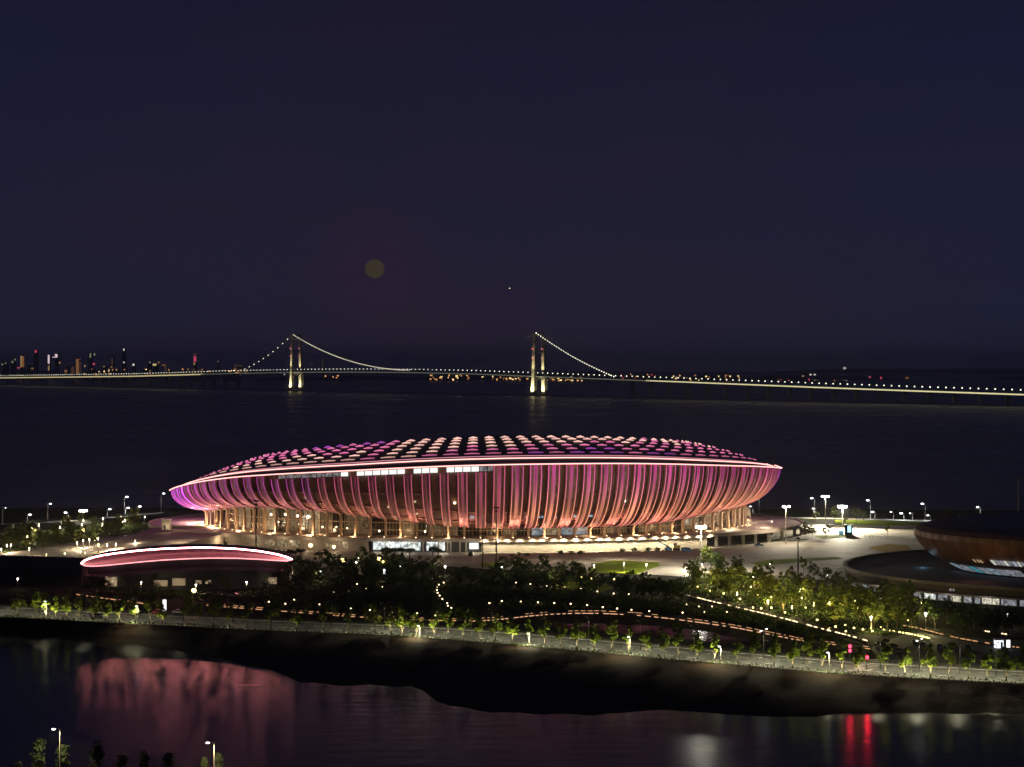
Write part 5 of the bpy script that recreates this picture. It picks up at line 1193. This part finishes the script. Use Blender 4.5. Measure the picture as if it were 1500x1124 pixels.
# ------------------------------------------------------------------ lit walkways
def walkway(pts, label, width, strips, m=M_path, zd=7.0, name='boardwalk'):
    t = thing(name, label, 'walkway'); q = [P(x, y, zd) for x, y in pts]
    fine = []
    for a, c in zip(q, q[1:]):
        for i in range(4): fine.append(a.lerp(c, i/4))
    fine.append(q[-1])
    A = [p + Vector((0, -width/2, 0)) for p in fine]; B = [p + Vector((0, width/2, 0)) for p in fine]
    b = MB(); b.grid([[p - Vector((0, 0, .3)) for p in A], A, B, [p - Vector((0, 0, .3)) for p in B]]); b.build('deck', m, t)
    for side in (A, B):
        b = MB(); b.tube([p + Vector((0, 0, 1.05)) for p in side], .05, 4)
        for p in side[::2]: b.box((p.x, p.y, p.z+.5), (.08, .08, 1.0))
        b.build('railing', M_dark, t)
    for i, p in enumerate(fine[::6]): 
        b = MB(); b.box((p.x, p.y, (5.6+zd-.3)/2), (.5, .5, zd-.3-5.6)); b.build('pier', M_dark, t)
    for side, h, r, em, dash in strips:
        s = A if side == 'a' else B; b = MB(); R = random.Random(len(pts))
        off = -.12 if side == 'a' else .12
        if not dash: b.tube([p + Vector((0, off, h)) for p in s], r, 4)
        else:
            for k in range(len(s)-1):
                if R.random() < dash: b.tube([s[k].lerp(s[k+1], R.uniform(0, .3)) + Vector((0, off, h)), s[k].lerp(s[k+1], R.uniform(.55, 1)) + Vector((0, off, h))], r, 4)
        b.build('led_strip', em, t)
    return t
E_lo = E('walk_led_orange', (1, .50, .28), 1.25, True); E_lo2 = E('walk_led_dim', (1, .50, .22), .8, True); E_lw = E('walk_led_white', (1, .74, .44), 2.2, True); E_ly = E('walk_led_yellow', (1, .85, .32), 2.2, True)
walkway([(690, 908.5), (720, 907), (745, 904.5), (775, 901), (805, 898.5), (840, 897), (880, 897), (930, 899.5), (980, 904.5), (1030, 911), (1080, 918.5), (1130, 928.5), (1165, 935.5)], 'curving boardwalk with glowing orange edge over the pond', 4.2, [('a', -.15, .12, E_lo, .93), ('b', .25, .09, E_lo2, .75)])
walkway([(1165, 936), (1200, 941), (1235, 945), (1275, 950)], 'short boardwalk end with broken orange lights near the traffic signal', 3, [('a', 0, .14, E_lo2, .6), ('b', .3, .1, E_lo2, .7)])
walkway([(302, 886), (350, 890), (400, 893.5), (450, 897.5), (500, 901.5), (550, 904.5), (600, 907), (650, 908.5), (690, 908.5)], 'dark walkway with dashed orange lights behind the left half of the road', 3, [('a', 0, .15, E_lo2, .75), ('b', .3, .1, E_lo2, .5)])
walkway([(112, 870), (140, 874), (170, 878), (200, 882), (222, 885)], 'short walkway with orange light line behind the left street trees', 3, [('a', 0, .16, E_lo2, .85)])
walkway([(1005, 871), (1035, 879), (1065, 886), (1090, 892), (1120, 899), (1160, 909), (1200, 920), (1240, 930), (1270, 938.5)], 'straight path edged with dashed white lights along the right grove', 2.4, [('a', .1, .2, E_lw, .72)], zd=6.5, name='garden_path')
walkway([(1292, 922), (1310, 924.8), (1330, 928), (1345, 931), (1362, 935)], 'short path edge with bright yellow light line by the car park', 2.4, [('a', .1, .28, E_ly, .9)], zd=6.5, name='garden_path')
walkway([(1322, 916), (1345, 920), (1375, 928), (1405, 935), (1440, 941), (1480, 947), (1510, 950)], 'path with dim orange lights along the back of the car park', 2.4, [('a', .1, .16, E_lo2, .6)], zd=6.5, name='garden_path')
walkway([(1440, 924), (1460, 927), (1480, 930), (1515, 934)], 'path with pale light line at the right edge before the arena', 2.4, [('a', .1, .2, E_lw, .6)], zd=6.5, name='garden_path')

# ------------------------------------------------------------------ road furniture
fence = thing('road_fence', 'white segmented safety fence along the middle of the riverside road', 'fence')
fb = MB(); fb.box((0, 0, .95), (3.6, .08, .12)); fb.box((0, 0, .35), (3.6, .08, .1))
for x in (-1.75, 1.75): fb.box((x, 0, .5), (.12, .12, 1.05))
fb.box((0, 0, .65), (3.4, .03, .25))
fme = fb.mesh('fence_panel', mat('greyed_white', (.30, .30, .27), .6, var=.2, scale=1))  # white paint greyed so the fence does not come out too bright
for p, a in along(12.6, 6.02, 7.0)[:110]: link('fence_panel', fme, fence, p, a)
rail = thing('guard_rail', 'thin dark guard rail along the inland side of the riverside road', 'railing')
for h in (.5, 1.0): b = MB(); b.tube([p + Vector((0, 0, h)) for p in offset(HEDGE, 25.3, 6.13, RPX)], .07, 4); b.build('rail', M_dark, rail)
pm_ = MB(); pm_.box((0, 0, .5), (.1, .1, 1.0)); pm_ = pm_.mesh('post', M_dark)
for p, a in along(25.3, 6.13, 5.0)[:150]: link('post', pm_, rail, p, a)
# traffic signals
def signal(px, yh, yb, n, label):
    q = P(px, yb); H = CAMZ - (yh-HY)*q.y/F - 6; t = thing('traffic_signal', label, 'traffic signal', q)
    b = MB(); b.tube([(0, .2, 0), (0, .2, H+.8)], .1, 6); b.build('pole', M_dark, t)
    b = MB(); b.box((0, 0, H-.1), (.7, .35, 1.0 + .9*n)); b.build('housing', M_dark, t)
    for i in range(n): b = MB(); b.ball((0, -.2, H + (i-(n-1)/2)*1.35), .5, 8, 6); b.build('red_lamp', E_red, t)
    lamp(t, 'POINT', (0, -1.0, H), 420, (1, .02, .05), .3)
signal(1245, 950, 972, 2, 'traffic signal with two red lamps lit, left of the pair'); signal(1270, 963, 982, 1, 'traffic signal with one red lamp lit, right of the pair')
# white light boxes
def lightbox(px, yt, yb, wpx, label, em=None):
    q = P(px, yb); sc = q.y/F; H = (yb-yt)*sc; t = thing('light_box_sign', label, 'sign', q)
    b = MB(); b.box((0, 0, .15), (wpx*sc+.3, .9, .3)); b.build('base', M_dark, t)
    b = MB(); b.box((0, 0, H/2+.2), (wpx*sc, .5, H-.2)); b.build('lit_panel', em or E('lit_box', (.95, .97, 1), 1.6, True), t)
    b = MB(); b.box((0, .02, H+.2), (wpx*sc+.2, .6, .2)); b.build('cap', M_pole, t)
lightbox(241, 879, 896, 5, 'white glowing upright sign on the plaza behind the left street trees'); lightbox(1477, 938, 950, 5, 'white glowing upright sign at the car park entrance'); lightbox(1256, 818, 831, 1.6, 'thin white glowing post at the edge of the arena forecourt'); lightbox(563, 834, 843, 2.5, 'small bluish white glowing sign in the middle grove', E_cool)
q = P(1463, 949); t = thing('gatehouse', 'small brightly lit white gatehouse left of the car park sign', 'gatehouse', q)
b = MB(); b.box((0, 0, 1.3), (2.6, 2.2, 2.6)); b.build('wall', E('lit_gatehouse', (.9, .95, 1), 1.5, True), t); b = MB(); b.box((0, 0, 2.7), (3.2, 2.8, .25)); b.build('roof', M_white, t); b = MB(); b.box((.7, -1.13, 1.0), (.7, .08, 2.0)); b.build('door', M_dark, t)
# vehicles
def wheel_mesh():
    b = MB(); b.tube([(0, -.11, 0), (0, .11, 0)], .33, 12); return b.mesh('tyre', M_rubber)
TY = wheel_mesh(); rmb = MB(); rmb.tube([(0, -.125, 0), (0, .125, 0)], .2, 10); RI = rmb.mesh('rim', M_pole)
def car(px, py, rz, paint, label, big=False, group='cars'):
    q = P(px, py, 6.03); t = thing('van' if big else 'car', label, 'van' if big else 'car', q, rz, group)
    L, W, H = (5.2, 1.95, 2.1) if big else (4.5, 1.8, 1.45)
    side = [(-L/2, .3), (-L/2, H*.62), (-L/2+.25, H*.66), (-L*.3, H*.68), (L*.18, H*.66), (L/2-.15, H*.5), (L/2, .38), (L/2-.05, .28)] if not big else [(-L/2, .3), (-L/2, H*.95), (-L/2+.2, H), (L*.22, H), (L*.34, H*.6), (L/2, H*.5), (L/2, .3)]
    b = MB(); n = len(side); i = len(b.v)
    b.poly([(x, -W/2, z) for x, z in side]); b.poly([(x, W/2, z) for x, z in reversed(side)]); b.grid([[(x, -W/2, z) for x, z in reversed(side)], [(x, W/2, z) for x, z in reversed(side)]]); b.build('body', paint, t)
    if not big:
        b = MB(); b.grid([[(-L*.33, -W*.46, H*.67), (L*.17, -W*.46, H*.66), (L*.17, W*.46, H*.66), (-L*.33, W*.46, H*.67)], [(-L*.22, -W*.38, H), (L*.03, -W*.38, H), (L*.03, W*.38, H), (-L*.22, W*.38, H)]], closed=True); b.build('window', M_glass, t); b = MB(); b.box((-L*.095, 0, H+.01), (L*.25, W*.76, .04)); b.build('roof', paint, t)
    else:
        for s in (-1, 1): b = MB(); b.box((.2, s*(W/2+.01), H*.72), (L*.5, .03, H*.28)); b.build('window', M_glass, t)
        b = MB(); b.quad((L*.225, -W*.42, H*.95), (L*.225, W*.42, H*.95), (L*.35, W*.44, H*.62), (L*.35, -W*.44, H*.62)); o = b.build('windscreen', M_glass, t); o.location = (.03, 0, .03)
    for sx in (-.31, .31):
        for sy in (-1, 1):
            o = link('tyre', TY, t, (sx*L, sy*(W/2-.08), .33)); link('rim', RI, o)
    for sy in (-1, 1):
        b = MB(); b.box((L/2, sy*W*.36, H*.43), (.08, .32, .16)); b.build('headlight', M_white, t)
        b = MB(); b.box((-L/2, sy*W*.38, H*.52), (.06, .26, .2)); b.build('tail_light', mat('tail_lens', (.3, .01, .01), .4, var=0), t)
car(130, 903, -.25, M_carw, 'white car on the road behind the left street trees', False, None); car(143, 906, -.25, M_carw, 'silver van on the road beside the white car', True, None)
car(262, 899, -.2, M_carw, 'pale car parked right of the white glowing sign', False, None)
car(232, 899, 1.2, mat('red_car_paint', (.35, .03, .03), .35, var=0), 'dark red car under the white glowing sign', False, None)
for i, (px, py) in enumerate(((1298, 953), (1308, 949), (1290, 946), (1318, 956), (1340, 944), (1352, 947), (1376, 950), (1396, 948), (1418, 951))): car(px, py, R3.uniform(-.4, .4) + 1.2, M_card if i % 3 else M_carw, nth(i+1)+' parked car listed from the traffic signal side of the car park', False, 'cars in the car park')
for i, (px, py) in enumerate(((176, 884), (296, 872), (306, 874), (318, 873), (330, 875), (345, 874), (288, 874))): car(px, py, R3.uniform(-.3, .3), M_carw if i % 2 else M_card, ('small car by the walkway light line', 'car right of the bright yellow globe', 'second car right of the yellow globe', 'third car right of the yellow globe', 'fourth car right of the yellow globe', 'fifth car right of the yellow globe', 'car just below the yellow globe')[i], False, 'cars before the pavilion')
car(1006, 808, .1, M_blue, 'blue van parked at the end of the floodlit wall', True, None); car(1042, 811, .2, M_card, 'dark car behind the trees at the stadium front', False, None); car(1112, 800, .1, M_blue, 'blue car parked under the right end of the deck', False, None)
# boom lift and digger by the wall
q = P(979, 808); t = thing('boom_lift', 'blue boom lift with its arm raised left at the wall', 'boom lift', q)
b = MB(); b.box((0, 0, 1.3), (3.4, 2.2, 1.3)); b.build('chassis', M_blue, t)
for sx in (-1.2, 1.2):
    for sy in (-1, 1): o = link('tyre', TY, t, (sx, sy*1.0, .55), sc=(1.6, 1.6, 1.6)); link('rim', RI, o)
b = MB(); b.tube([(.6, 0, 2.0), (-2.8, 0, 4.0), (-8.6, 0, 7.0)], [.34, .28, .2], 6); b.build('boom', M_blue, t)
b = MB(); 
for z in (6.9, 7.9): b.tube([(-9.8, -.6, z), (-8.6, -.6, z), (-8.6, .6, z), (-9.8, .6, z), (-9.8, -.6, z)], .06, 4)
for x in (-9.8, -8.6):
    for y in (-.6, .6): b.tube([(x, y, 6.8), (x, y, 8)], .05, 4)
b.box((-9.2, 0, 6.85), (1.2, 1.2, .1)); b.build('basket', M_dark, t)
q = P(991, 806); t = thing('excavator', 'yellow excavator beside the blue boom lift', 'excavator', q)
b = MB()
for y in (-.9, .9): b.box((0, y, .45), (3.4, .55, .9))
b.build('track', M_rubber, t); b = MB(); b.box((.2, 0, 1.7), (3.0, 2.2, 1.4)); b.build('body', M_ypaint, t); b = MB(); b.box((-.6, -.5, 2.9), (1.3, 1.1, 1.4)); b.build('cab', M_glass, t)
b = MB(); b.tube([(-1, .3, 2), (-3, .3, 4), (-4.6, .3, 2.6)], .26, 6); b.build('boom', M_ypaint, t); b = MB(); b.box((-4.8, .3, 1.9), (.9, .9, 1.0)); b.build('bucket', M_dark, t)
# screen kiosk at the back of the plaza
q = P(1243, 783); t = thing('screen_kiosk', 'glowing blue white screen kiosk at the back of the plaza', 'kiosk', q)
b = MB(); b.box((0, 0, 2.6), (4.2, 1.2, 5.2)); b.build('case', M_dark, t); b = MB(); b.box((.3, -.66, 2.9), (2.0, .1, 3.6)); b.build('screen', E('lit_screen', (.45, .85, .95), 1.5, True), t); b = MB(); b.box((-4, 0, 1.0), (2.6, .9, 2.0)); b.build('side_screen', E('lit_screen_dim', (.2, .6, .65), .5), t)
# row of bollards across the plaza
bm = MB(); bm.tube([(0, 0, 0), (0, 0, .95)], .18, 8); bm.ball((0, 0, 1.0), .2, 8, 4); bme = bm.mesh('bollard', M_white)
for i in range(20):
    o = link('bollard', bme, None, P(1266 + i*3.9, 787.5 + i*.12)); tag(o, nth(i+1)+' white bollard from the left across the back of the plaza', 'bollard', 'bollards across the plaza')
# a scooter parked at the crossing
q = P(1245, 987, 6.13); t = thing('scooter', 'small parked scooter at the crossing beside the hedge', 'scooter', q, .6)
b = MB(); b.tube([(-.6, 0, .55), (-.1, 0, .35), (.4, 0, .4), (.6, 0, 1.0)], [.16, .12, .1, .06], 6); b.build('body', M_white, t); b = MB(); b.box((-.45, 0, .8), (.6, .3, .14)); b.build('seat', M_rubber, t)
for x in (-.65, .65): link('tyre', TY, t, (x, 0, .28), sc=(.8, .6, .8))
b = MB(); b.tube([(.58, -.35, 1.05), (.58, .35, 1.05)], .03, 5); b.build('handlebar', M_dark, t)
# things that look alike get their place in the row
from collections import defaultdict
seen = defaultdict(list)
for o in S.objects:
    if o.parent is None and 'label' in o: seen[o['label']].append(o)
for lb, os_ in seen.items():
    if len(os_) > 1:
        os_.sort(key=lambda o: o.location.x/max(1.0, o.location.y))
        for i, o in enumerate(os_): o['label'] = nth(i+1) + ' from the left, ' + lb
print('trees', NT_[0], 'objects', len(S.objects))
